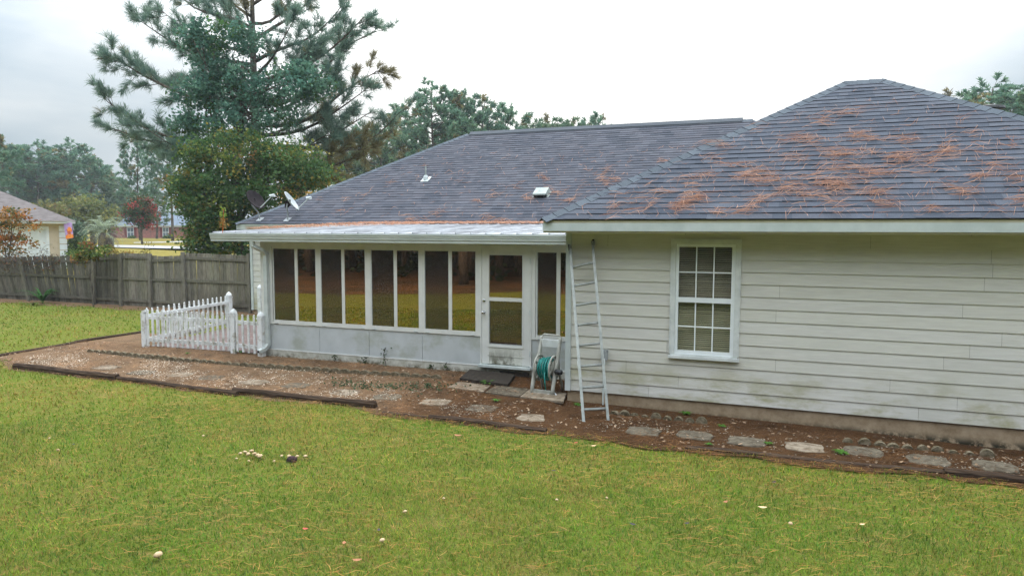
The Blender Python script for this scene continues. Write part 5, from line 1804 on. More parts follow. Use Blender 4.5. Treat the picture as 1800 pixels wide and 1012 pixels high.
# ------------------------------------------------------------------ far trees
def proto_pine(H, crown0, rad, nl, label, seed, tl, wd, k, tpm, cols, brown=0.05, flat_top=1.0):
    random.seed(seed)
    limbs = []
    for i in range(nl):
        s_ = i/(nl-1)
        h = crown0+(H-crown0)*s_**0.9
        a = i*2.4+random.uniform(-0.5, 0.5)
        r_ = rad*(math.sin(math.pi*min(0.98, 0.22+0.78*s_))**0.6)*random.uniform(0.6, 1.1)
        limbs.append((h*0.97, (r_*math.cos(a), r_*math.sin(a), h+r_*random.uniform(0.15, 0.5)*flat_top), 0.05*r_))
    t = make_pine(label, (0, 0, 0), H, limbs, tl, k, wd, tpm, cols, 0.22, brown=brown, subl=(0.5, 1.3), spread=1.0)
    return t
FG = ((0.100, 0.200, 0.140), (0.185, 0.290, 0.180))
protos = [proto_pine(15, 6.5, 3.3, 34, 'p', 3, 0.46, 0.085, 10, 6.0, FG),
          proto_pine(14, 5.0, 2.7, 32, 'p', 5, 0.46, 0.085, 10, 6.0, FG),
          proto_pine(16, 8.5, 3.6, 30, 'p', 8, 0.46, 0.085, 10, 6.0, FG),
          proto_pine(12, 3.0, 3.0, 34, 'p', 11, 0.46, 0.085, 10, 6.0, ((0.095, 0.180, 0.105), (0.175, 0.240, 0.120)), 0.1)]
PH = [15.6, 14.6, 16.8, 12.6]
used = set()
def place_pine(pi, px, Z, toppy, label, group, rot=None, wide=1.0):
    p = at(px, 403, Z); z0 = tz(p[0], p[1])
    H = at(px, toppy, Z)[2]-z0
    s_ = H/PH[pi]
    rot = random.uniform(0, 6.28) if rot is None else rot
    loc = (p[0], p[1], z0-0.05)
    if pi not in used:
        used.add(pi)
        o = protos[pi]
        o.location = loc; o.rotation_euler = (0, 0, rot); o.scale = (s_*wide, s_*wide, s_)
        o['label'] = label; o['group'] = group
    else:
        o = dup(protos[pi], loc, rot, (s_*wide, s_*wide, s_), label, group)
random.seed(21)
g1 = 'pines beyond the neighbour house on the left'
for i, (pi, px, Z, tp, wd_, lb) in enumerate([
    (2, -8, 62, 232, 1.0, 'pine cut by the left frame edge above the brown roof'),
    (3, 35, 105, 258, 1.5, 'dense dark pine at the left end of the far row'),
    (0, 72, 104, 252, 1.5, 'broad dark pine second from left in the far row'),
    (3, 105, 112, 262, 1.5, 'rounded pine between the broad one and the tallest of the far row'),
    (0, 132, 104, 250, 1.35, 'tallest rounded pine at the middle of the far left row'),
    (3, 163, 112, 275, 1.4, 'pine sloping down right of the tallest in the far left row'),
    (3, 192, 118, 302, 1.3, 'small hazy pine at the low end of the far left row'),
    (3, 218, 122, 322, 1.2, 'smallest far pine in the gap of sky beside the open pine'),
    (1, 246, 88, 243, 0.85, 'slender open pine standing alone left of the leafy trees'),
    (0, 303, 84, 236, 1.0, 'open hazy pine just left of the big leafy tree'),
    (3, 275, 100, 320, 1.3, 'low dense pine behind the red leaved tree'),
    (3, 10, 118, 300, 1.6, 'dense low pine filling the far left background'),
    (3, 60, 122, 310, 1.6, 'dense low pine behind the broad dark pine')]):
    place_pine(pi, px, Z, tp, lb, g1, wide=wd_)
g2 = 'pines behind the main roof ridge'
for (pi, px, Z, tp, wd_, lb) in [
    (3, 600, 78, 232, 1.2, 'pine half hidden by the brownish pine limb'),
    (0, 640, 80, 222, 1.1, 'pine between the brownish limb and the roof hip'),
    (3, 672, 76, 218, 1.1, 'dark pine beside the rising roof hip'),
    (1, 706, 82, 214, 1.1, 'thin pine at the left foot of the tall group'),
    (0, 762, 70, 152, 1.12, 'tallest round topped pine over the main ridge'),
    (2, 806, 72, 160, 0.9, 'second tallest pine over the main ridge, right of the tallest'),
    (1, 848, 73, 170, 1.0, 'ragged topped pine third in the group over the ridge'),
    (0, 890, 75, 190, 0.95, 'shorter pine at the right end of the tall group'),
    (3, 728, 84, 218, 1.3, 'dense pine filling under the tallest one'),
    (3, 836, 88, 222, 1.5, 'dense pine filling under the ragged one'),
    (3, 938, 90, 208, 1.1, 'low distant pine left one of the row on the ridge line'),
    (3, 972, 92, 206, 1.1, 'low distant pine in the middle of the row on the ridge line'),
    (3, 1006, 90, 208, 1.0, 'low distant pine third in the row on the ridge line'),
    (1, 1047, 84, 202, 1.0, 'small rounded pine alone at the right end of the ridge row')]:
    place_pine(pi, px, Z, tp, lb, g2, wide=wd_)
g3 = 'pines over the right hip of the wing'
for (pi, px, Z, tp, wd_, lb) in [
    (3, 1678, 66, 162, 1.2, 'small pine top just showing over the right hip'),
    (0, 1730, 60, 147, 1.3, 'bright green pine over the right hip of the wing'),
    (3, 1768, 68, 165, 1.3, 'low pine between the two over the right hip'),
    (2, 1806, 56, 140, 1.2, 'pine cut by the right frame edge'),
    (1, 1860, 60, 110, 1.2, 'pine just outside the right frame edge')]:
    place_pine(pi, px, Z, tp, lb, g3, wide=wd_)
for pi in range(4):
    if pi not in used:
        place_pine(pi, 320, 95, 300, 'distant pine behind the leafy tree', g1)

# deciduous background
def bush(label, px, Z, toppy, wpx, palette, ls, ncl, per, name='broadleaf_tree', cat='tree', low=0.15, group=None, cr_=0.5, nbr=8, shell=0.5):
    p = at(px, 403, Z); z0 = tz(p[0], p[1])
    H = at(px, toppy, Z)[2]-z0
    rw = wpx*Z/FPX/2
    p[2] = z0
    bl = []
    for i in range(5):
        a = i*1.26
        bl.append(((math.cos(a)*rw*0.45, math.sin(a)*rw*0.45, H*(low+0.42*(1-low))), (rw*0.55, rw*0.55, H*(1-low)*0.42), 1.0))
    bl.append(((0, 0, H*(low+0.6*(1-low))), (rw*0.62, rw*0.62, H*(1-low)*0.40), 1.6))
    return make_broadleaf(label, p, H, bl, ncl, per, ls, palette, max(0.05, 0.015*H+0.03), cr_, group, name, nbr, shell, cat)
OL = [(0.16, 0.17, 0.045), (0.20, 0.19, 0.06), (0.12, 0.15, 0.045)]
bush('pale olive tree behind the palm and the brown roofed garage', 150, 78, 340, 110, OL, 0.34, 170, 26, cr_=1.0)
bush('yellowish tree peeking over the brown garage roof', 78, 72, 352, 80, [(0.19, 0.17, 0.05), (0.22, 0.16, 0.06), (0.13, 0.14, 0.05)], 0.32, 120, 24, cr_=0.9)
bush('olive tree between the pale olive tree and the red leaved one', 205, 122, 345, 70, [(0.11, 0.115, 0.04), (0.15, 0.13, 0.05)], 0.34, 120, 26, cr_=0.9)
bush('brown tinged tree behind the brick house', 228, 126, 345, 70, [(0.15, 0.12, 0.04), (0.10, 0.11, 0.04)], 0.36, 110, 26, cr_=0.9)
bush('small tree with red autumn leaves in front of the brick house', 249, 66, 342, 62, [(0.06, 0.085, 0.035), (0.075, 0.09, 0.035), (0.28, 0.055, 0.045), (0.18, 0.075, 0.04), (0.05, 0.08, 0.035)], 0.22, 150, 30, low=0.32, cr_=0.55)
bush('bright yellow tree glimpsed behind the pine limbs', 520, 60, 262, 56, [(0.55, 0.34, 0.03), (0.42, 0.27, 0.04)], 0.26, 120, 28, cr_=0.7)
bush('dark shrubby tree at the foot of the far pines', 330, 122, 340, 60, [(0.07, 0.10, 0.04), (0.10, 0.12, 0.04)], 0.3, 100, 26)
bush('bluish green tree left of the palm', 134, 58, 386, 26, [(0.06, 0.10, 0.06), (0.08, 0.12, 0.07)], 0.2, 70, 24, low=0.05)
# hedges and shrubs
HG = [(0.035, 0.065, 0.018), (0.055, 0.095, 0.022), (0.10, 0.15, 0.03)]
bush('rounded dark green hedge beside the neighbour garage', 133, 43, 415, 42, HG, 0.13, 150, 26, 'shrub', 'shrub', 0.0, cr_=0.35, nbr=4)
bush('low clipped bright green hedge in front of the rounded hedge', 134, 39, 437, 40, [(0.09, 0.15, 0.03), (0.05, 0.09, 0.02)], 0.10, 110, 26, 'shrub', 'shrub', 0.0, cr_=0.3, nbr=3)
bush('small shrub under the left window of the brick house', 230, 103, 416.5, 13, HG, 0.2, 30, 20, 'shrub', 'shrub', 0.0, cr_=0.3, nbr=2)
bush('small shrub under the right window of the brick house', 294, 103, 414.5, 17, HG, 0.2, 36, 20, 'shrub', 'shrub', 0.0, cr_=0.3, nbr=2)
# orange leaved tree at the left edge, just over the fence
ORG = [(0.36, 0.13, 0.03), (0.28, 0.15, 0.04), (0.17, 0.13, 0.04), (0.40, 0.19, 0.05), (0.10, 0.11, 0.035)]
zo = 29.5
p = at(5, 440, zo); p[2] = tz(p[0], p[1])
bl = []
for px, py, rx_, ry_, wt in ((5, 388, 34, 26, 2.2), (30, 375, 18, 14, 0.8), (38, 395, 14, 12, 0.6), (50, 428, 18, 9, 0.7), (20, 415, 30, 12, 1.2), (-25, 400, 30, 36, 2), (28, 440, 28, 8, 0.6)):
    bl.append((at(px, py, zo)-p, (rx_*zo/FPX, 0.7, ry_*zo/FPX), wt))
make_broadleaf('orange and rust leaved tree at the left edge over the fence', p, 3.8, bl, 95, 22, 0.12, ORG, 0.06, 0.34, nbranch=20, shell=0.2)
# vines and weeds on the fence
zv = 25.8
def wild(label, spots, palette, ls, ncl, per, name, cat, z_, nbr=10, cr_=0.18):
    p = at(spots[0][0], 470, z_); p[2] = 0.0
    bl = [(at(a, b, z_)-p, (c*z_/FPX, 0.22, d*z_/FPX), w_) for a, b, c, d, w_ in spots]
    return make_broadleaf(label, p, 1.9, bl, ncl, per, ls, palette, 0.02, cr_, None, name, nbr, 0.1, cat)
wild('leafy green and yellow vine spilling over the top of the fence', [(160, 446, 32, 13, 3), (140, 452, 18, 10, 1), (185, 442, 20, 12, 1), (150, 432, 12, 8, 0.6)], [(0.10, 0.17, 0.045), (0.16, 0.20, 0.05), (0.20, 0.21, 0.05), (0.24, 0.19, 0.05), (0.10, 0.15, 0.04), (0.30, 0.14, 0.05)], 0.09, 90, 18, 'vine', 'vine', 24.4)
wild('tall yellow flowering weeds behind the middle of the fence', [(220, 445, 50, 5, 3), (190, 441, 24, 6, 1.0), (258, 444, 14, 6, 0.7), (262, 430, 3, 7, 0.3)], [(0.34, 0.26, 0.05), (0.26, 0.20, 0.045), (0.30, 0.14, 0.05), (0.16, 0.16, 0.04)], 0.06, 60, 10, 'weed_clump', 'weeds', 27.5, 40, 0.14)
def brambles():
    t = thing('bramble', 'bare purplish tangle of vine twigs over the left end of the fence', 'vine', (fx(30), FY-0.1, 0))
    mb = MB()
    for i in range(150):
        px = random.uniform(-20, 100); py = random.gauss(455, 8)
        a = on(px, py, 1, FY-random.uniform(0.02, 0.35))
        b = a+np.array([random.gauss(0, 0.5), random.gauss(0, 0.12), random.gauss(-0.05, 0.22)])
        if b[1] > FY-0.05:
            b[1] = FY-0.08
        mb.tube(bent(a, b, random.uniform(-0.12, 0.12), 5, 0.05), [0.007, 0.006, 0.005, 0.004, 0.003], 3)
    mb.build('stem', M['twig'], t)
    n = 260
    P = np.array([on(random.uniform(-20, 105), random.gauss(458, 13), 1, FY-random.uniform(0.05, 0.4)) for _ in range(n)])
    V, F, c = leaf_quads(P, rng.uniform(0.05, 0.11, n), straw_cols(n, (0.16, 0.07, 0.04), (0.12, 0.11, 0.04)))
    np_obj('foliage', V, F, M['leaf'], t, col=c)
brambles()
def strap_plant(px, py, label, n, L_, wd, col, name='fern', cat='plant', droop=1.0, upr=0.8, group=None, zoff=0.0):
    b = G(px, py)
    b[2] = tz(b[0], b[1])+zoff
    t = MB()
    for i in range(n):
        a = random.uniform(0, 6.28); l = L_*random.uniform(0.6, 1.1)
        d = np.array([math.cos(a), math.sin(a), 0]); s_ = np.array([-d[1], d[0], 0])
        V = []; F = []
        for k in range(6):
            u = k/5
            p = b+d*l*u*(0.45+0.4*droop*u)+np.array([0, 0, l*upr*(u-0.75*droop*u*u)])
            w_ = wd*math.sin(math.pi*min(0.97, 0.15+0.85*u))
            V += [p-s_*w_, p+s_*w_]
            if k:
                F.append((2*k-2, 2*k-1, 2*k+1, 2*k))
        t.add(V, F, jit(col, 0.3))
    return tag(t.build(name, M['leaf']), label, cat, group)
strap_plant(75, 533, 'green strap leaved fern at the foot of the leaning fence', 30, 1.15, 0.035, (0.06, 0.16, 0.04), droop=0.85, upr=1.15)
strap_plant(58, 537, 'yellowing drooping fern fronds left of the green fern', 12, 0.6, 0.03, (0.13, 0.16, 0.04), droop=1.1)
for px, py, lb, s_ in ((858, 677, 'bright green weed growing at the corner of the black mat', 0.22), (872, 707, 'small bright weed in front of the brown slab', 0.12),
                       (1206, 722, 'small weed at the foundation right of the ladder', 0.14), (1270, 749, 'low weed against the foundation under the window', 0.10),
                       (1480, 800, 'dark green weed between two stones right of the window', 0.15), (1017, 707, 'pale weed at the corner of the wing foundation', 0.14),
                       (424, 622, 'small weed at the foot of the middle white fence post', 0.20), (330, 623, 'tiny weed in the straw in front of the picket fence', 0.10),
                       (1247, 784, 'tiny weed by the grey stepping stone under the window', 0.08), (1350, 783, 'tiny weed between the brown and the pale grey stones', 0.09)):
    strap_plant(px, py, lb, 14, s_, 0.02, (0.09, 0.20, 0.03), 'weed', 'weed', zoff=0.02)
def stem_weed(px, py, h, label):
    b = G(px, py)
    b[1] = min(b[1], SY-0.05)
    t = thing('weed', label, 'weed', b)
    mb = MB()
    pth = [b+np.array([0.03*math.sin(k*1.3+px), 0, h*k/5]) for k in range(6)]
    mb.tube(pth, 0.006, 4)
    mb.build('stem', M['twig'], t)
    n = int(16+h*30)
    P = b+np.stack([rng.normal(0, 0.045, n), rng.normal(0, 0.03, n), rng.uniform(0.02, h, n)], -1)
    V, F, c = leaf_quads(P, rng.uniform(0.03, 0.055, n), straw_cols(n, (0.03, 0.055, 0.02), (0.07, 0.11, 0.03)))
    np_obj('foliage', V, F, M['leaf'], t, col=c)
stem_weed(686, 640, 0.38, 'upright dark weed growing against the porch curb under the third window')
stem_weed(602, 632, 0.14, 'small weed at the porch curb under the second window')
stem_weed(655, 636, 0.16, 'small weed at the porch curb between the second and third windows')
stem_weed(798, 647, 0.18, 'small weed at the porch curb just left of the door')
stem_weed(770, 645, 0.10, 'tiny weed at the porch curb under the fourth window')
# low blue green ground cover in the straw
P = []
for (px, py, sx_, sy_, n) in ((640, 681, 22, 4, 130), (690, 683, 20, 3, 90), (745, 684, 30, 5, 130), (600, 676, 14, 3, 60)):
    for _ in range(n):
        q = G(random.gauss(px, sx_), random.gauss(py, sy_)); P.append(q+np.array([0, 0, 0.03+random.uniform(0, 0.04)]))
P = np.array(P); n = len(P)
V, F, c = leaf_quads(P, rng.uniform(0.03, 0.06, n), straw_cols(n, (0.05, 0.09, 0.045), (0.10, 0.13, 0.06)))
kind(np_obj('ground_cover', V, F, M['leaf'], col=c), 'stuff', 'low green ground cover plants in the straw in front of the porch')
# tall weed growing out of the porch gutter
gx_ = on(391, 405, 1, 1.0)
b = np.array([gx_[0], 1.0, 2.60])
t = thing('gutter_weed', 'tall weed with red stem growing out of the left end of the porch gutter', 'weed', b)
mb = MB(); mb.tube([b+np.array([0.01*k, 0, 0.105*k]) for k in range(6)], [0.008, 0.008, 0.007, 0.006, 0.005, 0.004], 5)
mb.build('stem', M['flag_brown'], t)
n = 110
hh = rng.uniform(0.12, 0.56, n)
P = b+np.stack([rng.normal(0.03, 0.05, n)*(0.7-hh*0.4), rng.normal(0, 0.05, n), hh], -1)
colw = np.where((hh > 0.34)[:, None], np.array([[0.22, 0.30, 0.05]]), np.array([[0.30, 0.17, 0.05]]))*rng.uniform(0.7, 1.2, n)[:, None]
V, F, c = leaf_quads(P, rng.uniform(0.05, 0.09, n), colw, 0.8, 0.4)
np_obj('foliage', V, F, M['leaf'], t, col=c)

# ------------------------------------------------------------------ palm
zpm = 55.0
pb = at(180, 431, zpm); pb[2] = tz(pb[0], pb[1])
palm = thing('palm', 'grey green palm with drooping fronds on the far lawn', 'palm', pb)
mb = MB()
kp = zpm/FPX
mb.tube([pb, pb+np.array([0, 0, 0.6]), pb+np.array([0, 0, 1.15])], [0.30, 0.26, 0.28], 10)
mb.build('trunk', M['bark'], palm)
V = []; F = []; Cc = []
for i in range(74):
    a = random.uniform(0, 6.28); el = random.uniform(-0.55, 1.45); l = random.uniform(1.5, 2.0)
    dead = el < -0.15
    o = pb+np.array([0, 0, 1.1])
    d = np.array([math.cos(a), math.sin(a), 0]); s_ = np.array([-d[1], d[0], 0])
    prev = None
    for k in range(11):
        u = k/10
        ang = el-1.5*u*u
        p = o if prev is None else prev+(d*math.cos(ang)+np.array([0, 0, math.sin(ang)]))*l/10
        if k > 1:
            c = (0.24, 0.20, 0.11) if dead else jit((0.27, 0.32, 0.22), 0.3)
            for sg in (-1, 1):
                lw = 0.36*math.sin(math.pi*min(0.95, 0.2+0.75*u))
                tip_ = p+s_*sg*lw*0.75+(p-prev)*2.2+np.array([0, 0, -0.05 if not dead else -0.22])
                b_ = len(V)
                V += [p, p+(p-prev)*0.55, tip_]
                F.append((b_, b_+1, b_+2)); Cc += [c]*3
        prev = p
np_obj('fronds', np.array(V), np.array(F), M['leaf'], palm, col=np.array(Cc))
mb = MB()
for dx in (-0.95, -0.62, 0.55, 0.85, 1.15):
    q = pb+np.array([dx, -0.1, 0])
    mb.tube([q+np.array([0, 0, 0.75]), q+np.array([0.06*dx, 0, 0.02])], [0.14, 0.10], 6)
mb.build('dead_fronds', M['bark'], palm)

# ------------------------------------------------------------------ neighbour garage
zn = 40.0
def nb(px, py, dz=0.0):
    return at(px, py, zn+dz)
_q = ray(128, 420); _aa = math.atan2(_q[1], _q[0])+R(3)
fd = np.array([math.cos(_aa), math.sin(_aa), 0]); rd_ = np.array([fd[1], -fd[0], 0])
cR = nb(118, 450); zg = tz(cR[0], cR[1])
nh = thing('neighbour_house', 'cream stucco garage with white door and brown roof beyond the fence', 'house', (cR[0], cR[1], zg))
ez = nb(100, 389)[2]; fz = nb(100, 393)[2]
def Np(xo, yo, z):
    """xo metres to the right of the garage corner, yo metres deeper"""
    q = np.array([cR[0], cR[1], 0])+rd_*xo+fd*yo
    return np.array([q[0], q[1], z])
def nbox(mb, x0, x1, y0, y1, z0, z1):
    v = [Np(x, y, z) for z in (z0, z1) for y in (y0, y1) for x in (x0, x1)]
    mb.add(v, [(0, 2, 3, 1), (4, 5, 7, 6), (0, 1, 5, 4), (2, 6, 7, 3), (0, 4, 6, 2), (1, 3, 7, 5)])
k = zn/FPX
k *= 1.28; dxr = (97-118)*k; dxl = dxr-4.9
dtop = nb(90, 400)[2]
mb = MB()
nbox(mb, -9, dxl, 0, 0.2, zg, fz); nbox(mb, dxr, 0, 0, 0.2, zg, fz); nbox(mb, dxl, dxr, 0, 0.2, dtop, fz)
nbox(mb, -0.2, 0, 0.2, 9, zg, fz); nbox(mb, -9, -8.8, 0.2, 9, zg, fz)
mb.build('wall', M['stucco'], nh)
mb = MB()
nbox(mb, dxl+0.09, dxr-0.09, 0.10, 0.14, zg, dtop-0.09)
for i in range(4):
    for j in range(4):
        a = dxl+0.25+(dxr-dxl-0.5)*j/4; z = zg+0.12+(dtop-zg-0.3)*i/4
        nbox(mb, a, a+(dxr-dxl-0.5)/4-0.14, 0.075, 0.099, z, z+(dtop-zg-0.3)/4-0.12)
mb.build('garage_door', M['far_white'], nh)
mb = MB()
nbox(mb, dxr-0.09, dxr+0.06, -0.03, 0.12, zg, dtop+0.06); nbox(mb, dxl-0.06, dxl+0.09, -0.03, 0.12, zg, dtop+0.06); nbox(mb, dxl+0.091, dxr-0.091, -0.03, 0.12, dtop-0.09, dtop+0.06)
mb.build('door_frame', M['far_white'], nh)
mb = MB()
z = zg
while z < fz-0.3:
    nbox(mb, -0.36+0.03, 0.03, -0.04, 0.36, z, z+0.30); z += 0.345
mb.build('quoin', M['far_white'], nh)
mb = MB()
nbox(mb, -9.5, 0.45, -0.42, -0.38, fz, ez); nbox(mb, 0.41, 0.45, -0.38, 9.5, fz, ez); nbox(mb, -9.5, 0.41, -0.379, 0, fz+0.01, fz+0.03)
mb.build('fascia', M['far_white'], nh)
mb = MB()
rh = 0.50; W_ = 10.0
e0, e1 = Np(0.5, -0.48, ez), Np(-9.5, -0.48, ez)
r1 = Np(0.5-W_/2, -0.48+W_/2, ez+W_/2*rh)
e2, e3 = Np(0.5, 9.52, ez), Np(-9.5, 9.52, ez)
mb.add([e0, e1, r1], [(0, 1, 2)]); mb.add([e0, r1, e2], [(0, 1, 2)]); mb.add([e1, e3, r1], [(0, 1, 2)]); mb.add([e2, r1, e3], [(0, 1, 2)])
mb.add([e0, e1, e3, e2], [(0, 1, 2, 3)])
mb.build('roof', M['neighbour_shingle'], nh)
# decorative flag on a pole at the garage corner
zf = zn-0.5
f0, f1, f2, f3 = at(112, 393, zf), at(126, 390.5, zf), at(129.5, 418, zf), at(116, 420.5, zf)
flag = thing('garden_flag', 'purple and orange autumn flag with a turkey hanging at the garage corner', 'flag', (f0+f3)/2)
def fl(u, v, off=0.0):
    return (f0*(1-u)+f1*u)*(1-v)+(f3*(1-u)+f2*u)*v-fd*off+fd*0.04*math.sin(u*4+v*2)
mb = MB()
V = [fl(i/6, j/6) for j in range(7) for i in range(7)]
mb.add(V+[q+fd*0.006 for q in V], [(j*7+i, j*7+i+1, j*7+i+8, j*7+i+7) for j in range(6) for i in range(6)]+[(49+j*7+i, 49+j*7+i+7, 49+j*7+i+8, 49+j*7+i+1) for j in range(6) for i in range(6)])
mb.build('cloth', M['flag_purple'], flag)
mb = MB()
V = [fl(0.02+0.96*i/8, 0.74+0.05*math.sin(i*2.0), 0.012) for i in range(9)]+[fl(0.02+0.96*i/8, 0.985, 0.012) for i in range(9)]
mb.add(V, [(i, i+1, i+10, i+9) for i in range(8)])
mb.build('leaf_border', M['flag_orange'], flag)
mb = MB()
n = 22
V = [fl(0.60, 0.52, 0.016)]+[fl(0.60+0.28*(1+0.10*math.cos(11*a))*math.cos(a), 0.50-0.24*(1+0.10*math.cos(11*a))*math.sin(a), 0.016) for a in np.linspace(-0.5, math.pi+0.4, n)]
mb.add(V, [(0, i, i+1) for i in range(1, n)])
mb.build('turkey_tail', M['flag_orange'], flag)
mb = MB()
V = [fl(0.52+0.20*math.cos(a), 0.63-0.12*math.sin(a), 0.020) for a in np.linspace(0, 6.28, 14)]
mb.add(V, [tuple(range(14))])
mb.add([fl(0.40, 0.62, 0.021), fl(0.30, 0.36, 0.021), fl(0.22, 0.42, 0.021), fl(0.28, 0.46, 0.021), fl(0.30, 0.66, 0.021)], [(0, 1, 2, 3, 4)])
mb.build('turkey_body', M['flag_brown'], flag)
mb = MB(); mb.tube([f0+np.array([0, 0, 0.03])-rd_*0.05, f1+np.array([0, 0, 0.03])+rd_*0.02], 0.012, 6)
mb.tube([f1+np.array([0, 0, 0.03]), at(130, 405, zn-0.05)], 0.012, 6)
mb.build('pole', M['far_white'], flag)

# ------------------------------------------------------------------ brick house across the road
zb = 107.0
kb = zb/FPX
hl = at(205, 418.5, zb); zgb = tz(hl[0], hl[1])
bh = thing('brick_house', 'low red brick house with blue grey roof across the road', 'house', (hl[0], hl[1], zgb))
def Bp(px, yo, z):
    q = at(px, 403, zb)
    return np.array([q[0]+fd[0]*yo, q[1]+fd[1]*yo, z])
def bz(py):
    return at(250, py, zb)[2]
def bbox(mb, p0, p1, y0, y1, z0, z1):
    v = [Bp(x, y, z) for z in (z0, z1) for y in (y0, y1) for x in (p0, p1)]
    mb.add(v, [(0, 2, 3, 1), (4, 5, 7, 6), (0, 1, 5, 4), (2, 6, 7, 3), (0, 4, 6, 2), (1, 3, 7, 5)])
mb = MB(); bbox(mb, 205, 360, 0, 9, zgb-0.3, bz(397.5)); mb.build('wall', M['brick_wall'], bh)
mb = MB(); bbox(mb, 201, 364, -0.5, -0.4, bz(398.5), bz(396.3)); mb.build('fascia', M['far_white'], bh)
mb = MB()
a, b, c, d = Bp(200, -0.6, bz(396.3)), Bp(365, -0.6, bz(396.3)), Bp(365, 10, bz(396.3)), Bp(200, 10, bz(396.3))
r1, r2 = Bp(250, 4.7, bz(373)), Bp(315, 4.7, bz(373))
mb.add([a, b, c, d, r1, r2], [(0, 1, 5, 4), (1, 2, 5), (2, 3, 4, 5), (3, 0, 4), (0, 3, 2, 1)])
mb.build('roof', M['far_shingle'], bh)
for wl, wr in ((223, 235), (285.5, 296.5)):
    mb = MB(); bbox(mb, wl, wr, -0.06, -0.002, bz(417), bz(399.6)); wo = mb.build('window', M['far_white'], bh)
    mb = MB()
    md = (wl+wr)/2
    for q0, q1 in ((wl+0.8, md-0.3), (md+0.3, wr-0.8)):
        for z0, z1 in ((416.2, 408.8), (407.8, 400.4)):
            bbox(mb, q0, q1, -0.07, -0.061, bz(z0), bz(z1))
    mb.build('pane', M['far_shingle'], wo)
    for q in ((wl-4.6, wl-0.4), (wr+0.4, wr+4.6)):
        mb = MB(); bbox(mb, q[0], q[1], -0.05, -0.002, bz(417), bz(399.6)); mb.build('shutter', M['shutter'], bh)

# ------------------------------------------------------------------ mushrooms and fallen leaves
def mushroom_proto():
    t = thing('mushroom', 'm', 'mushroom', (0, 0, 0), 'mushrooms on the lawn')
    mb = MB(); mb.lathe((0, 0, 0.03), [(0.010, -0.008), (0.036, -0.004), (0.040, 0.004), (0.034, 0.018), (0.020, 0.027), (0.004, 0.030)], 12)
    mb.build('cap', M['mushroom'], t, smooth=True)
    mb = MB(); mb.lathe((0, 0, 0), [(0.010, 0), (0.009, 0.03)], 8); mb.build('stem', M['mushroom'], t, smooth=True)
    return t
mp_ = mushroom_proto()
first = True
A1 = 'pale tan mushroom in the left cluster on the lawn'; A2 = 'pale tan mushroom beside the dark clod on the lawn'
for px, py, s_, lb in ((423, 802, 0.9, A1), (430, 800.5, 1.1, A1), (437, 803, 1.0, A1), (443, 799, 1.2, A1), (448, 804, 1.2, A1), (453, 805.5, 1.1, A1), (459, 808, 1.3, A1), (415, 811, 0.7, A1), (437, 815, 0.7, A1),
                       (496, 806, 0.8, A2), (508.5, 807, 1.0, A2), (523, 808, 1.0, A2), (537, 808, 1.1, A2), (483, 815, 0.7, A2),
                       (280, 985, 1.5, 'largest pale mushroom, alone near the bottom left of the lawn'), (713, 906, 0.9, 'small round mushroom alone in the middle of the lawn'), (673, 957, 1.0, 'round mushroom alone near the bottom middle'),
                       (978, 884, 0.7, 'tiny mushroom right of the middle of the lawn'), (1066, 880, 0.6, 'tiny mushroom on the lawn in line with the ladder'), (1389, 926, 0.8, 'small mushroom right of the curled tan leaf'),
                       (102, 796, 0.8, 'flat mushroom on the lawn at the far left'), (358, 770, 0.7, 'small mushroom up the lawn near the bed timbers'), (87, 774, 0.6, 'tiny pale mushroom at the far left below the timber'), (780, 881, 0.6, 'tiny tan mushroom left of the middle')):
    p = G(px, py)
    if first:
        o = mp_; first = False
        o.location = tuple(p+np.array([0, 0, 0.022])); o.scale = (s_*0.62,)*3; o['label'] = lb
    else:
        o = dup(mp_, p+np.array([0, 0, 0.022]), random.uniform(0, 6), s_*0.62, lb)
    o.rotation_euler = (random.uniform(-0.35, 0.35), random.uniform(-0.35, 0.35), random.uniform(0, 6))
c_ = G(513, 811)
mb = MB()
V = []
for zt_, k in ((0.0, 1.0), (0.035, 0.85), (0.055, 0.4)):
    V += [c_+np.array([0.075*k*math.cos(a)*random.uniform(.85, 1.15), 0.06*k*math.sin(a)*random.uniform(.85, 1.15), zt_+0.01]) for a in np.linspace(0, 5.6, 9)]
mb.add(V, [(i*9+j, i*9+(j+1) % 9, (i+1)*9+(j+1) % 9, (i+1)*9+j) for i in range(2) for j in range(9)]+[tuple(18+j for j in range(9))])
tag(mb.build('soil_clod', M['dark_clod']), 'dark clod of soil among the right mushroom cluster', 'clod')
MLf = {}
for nm, c1 in (('leaf_brown', (0.30, 0.13, 0.06)), ('leaf_tan', (0.55, 0.36, 0.20)), ('leaf_red', (0.42, 0.07, 0.05)), ('leaf_dark', (0.04, 0.034, 0.032))):
    MLf[nm] = simple(nm, c1, tuple(q*1.3 for q in c1), 30, 0.7)
def dead_leaf(px, py, s_, m_, label):
    p = G(px, py); p[2] = tz(p[0], p[1])+0.045
    a = random.uniform(0, 6.28)
    mb = MB()
    V = []
    for u, w_ in ((-1, 0.05), (-0.5, 0.42), (0, 0.55), (0.5, 0.4), (1, 0.03)):
        for sg in (-1, 0, 1):
            x, y = u*s_, sg*w_*s_
            V.append(p+np.array([x*math.cos(a)-y*math.sin(a), x*math.sin(a)+y*math.cos(a), 0.3*s_*u*u+(0.35*s_*w_ if sg else 0)]))
    mb.add(V, [(i*3+j, (i+1)*3+j, (i+1)*3+j+1, i*3+j+1) for i in range(4) for j in range(2)])
    tag(mb.build('fallen_leaf', MLf[m_]), label, 'leaf', 'fallen leaves on the lawn')
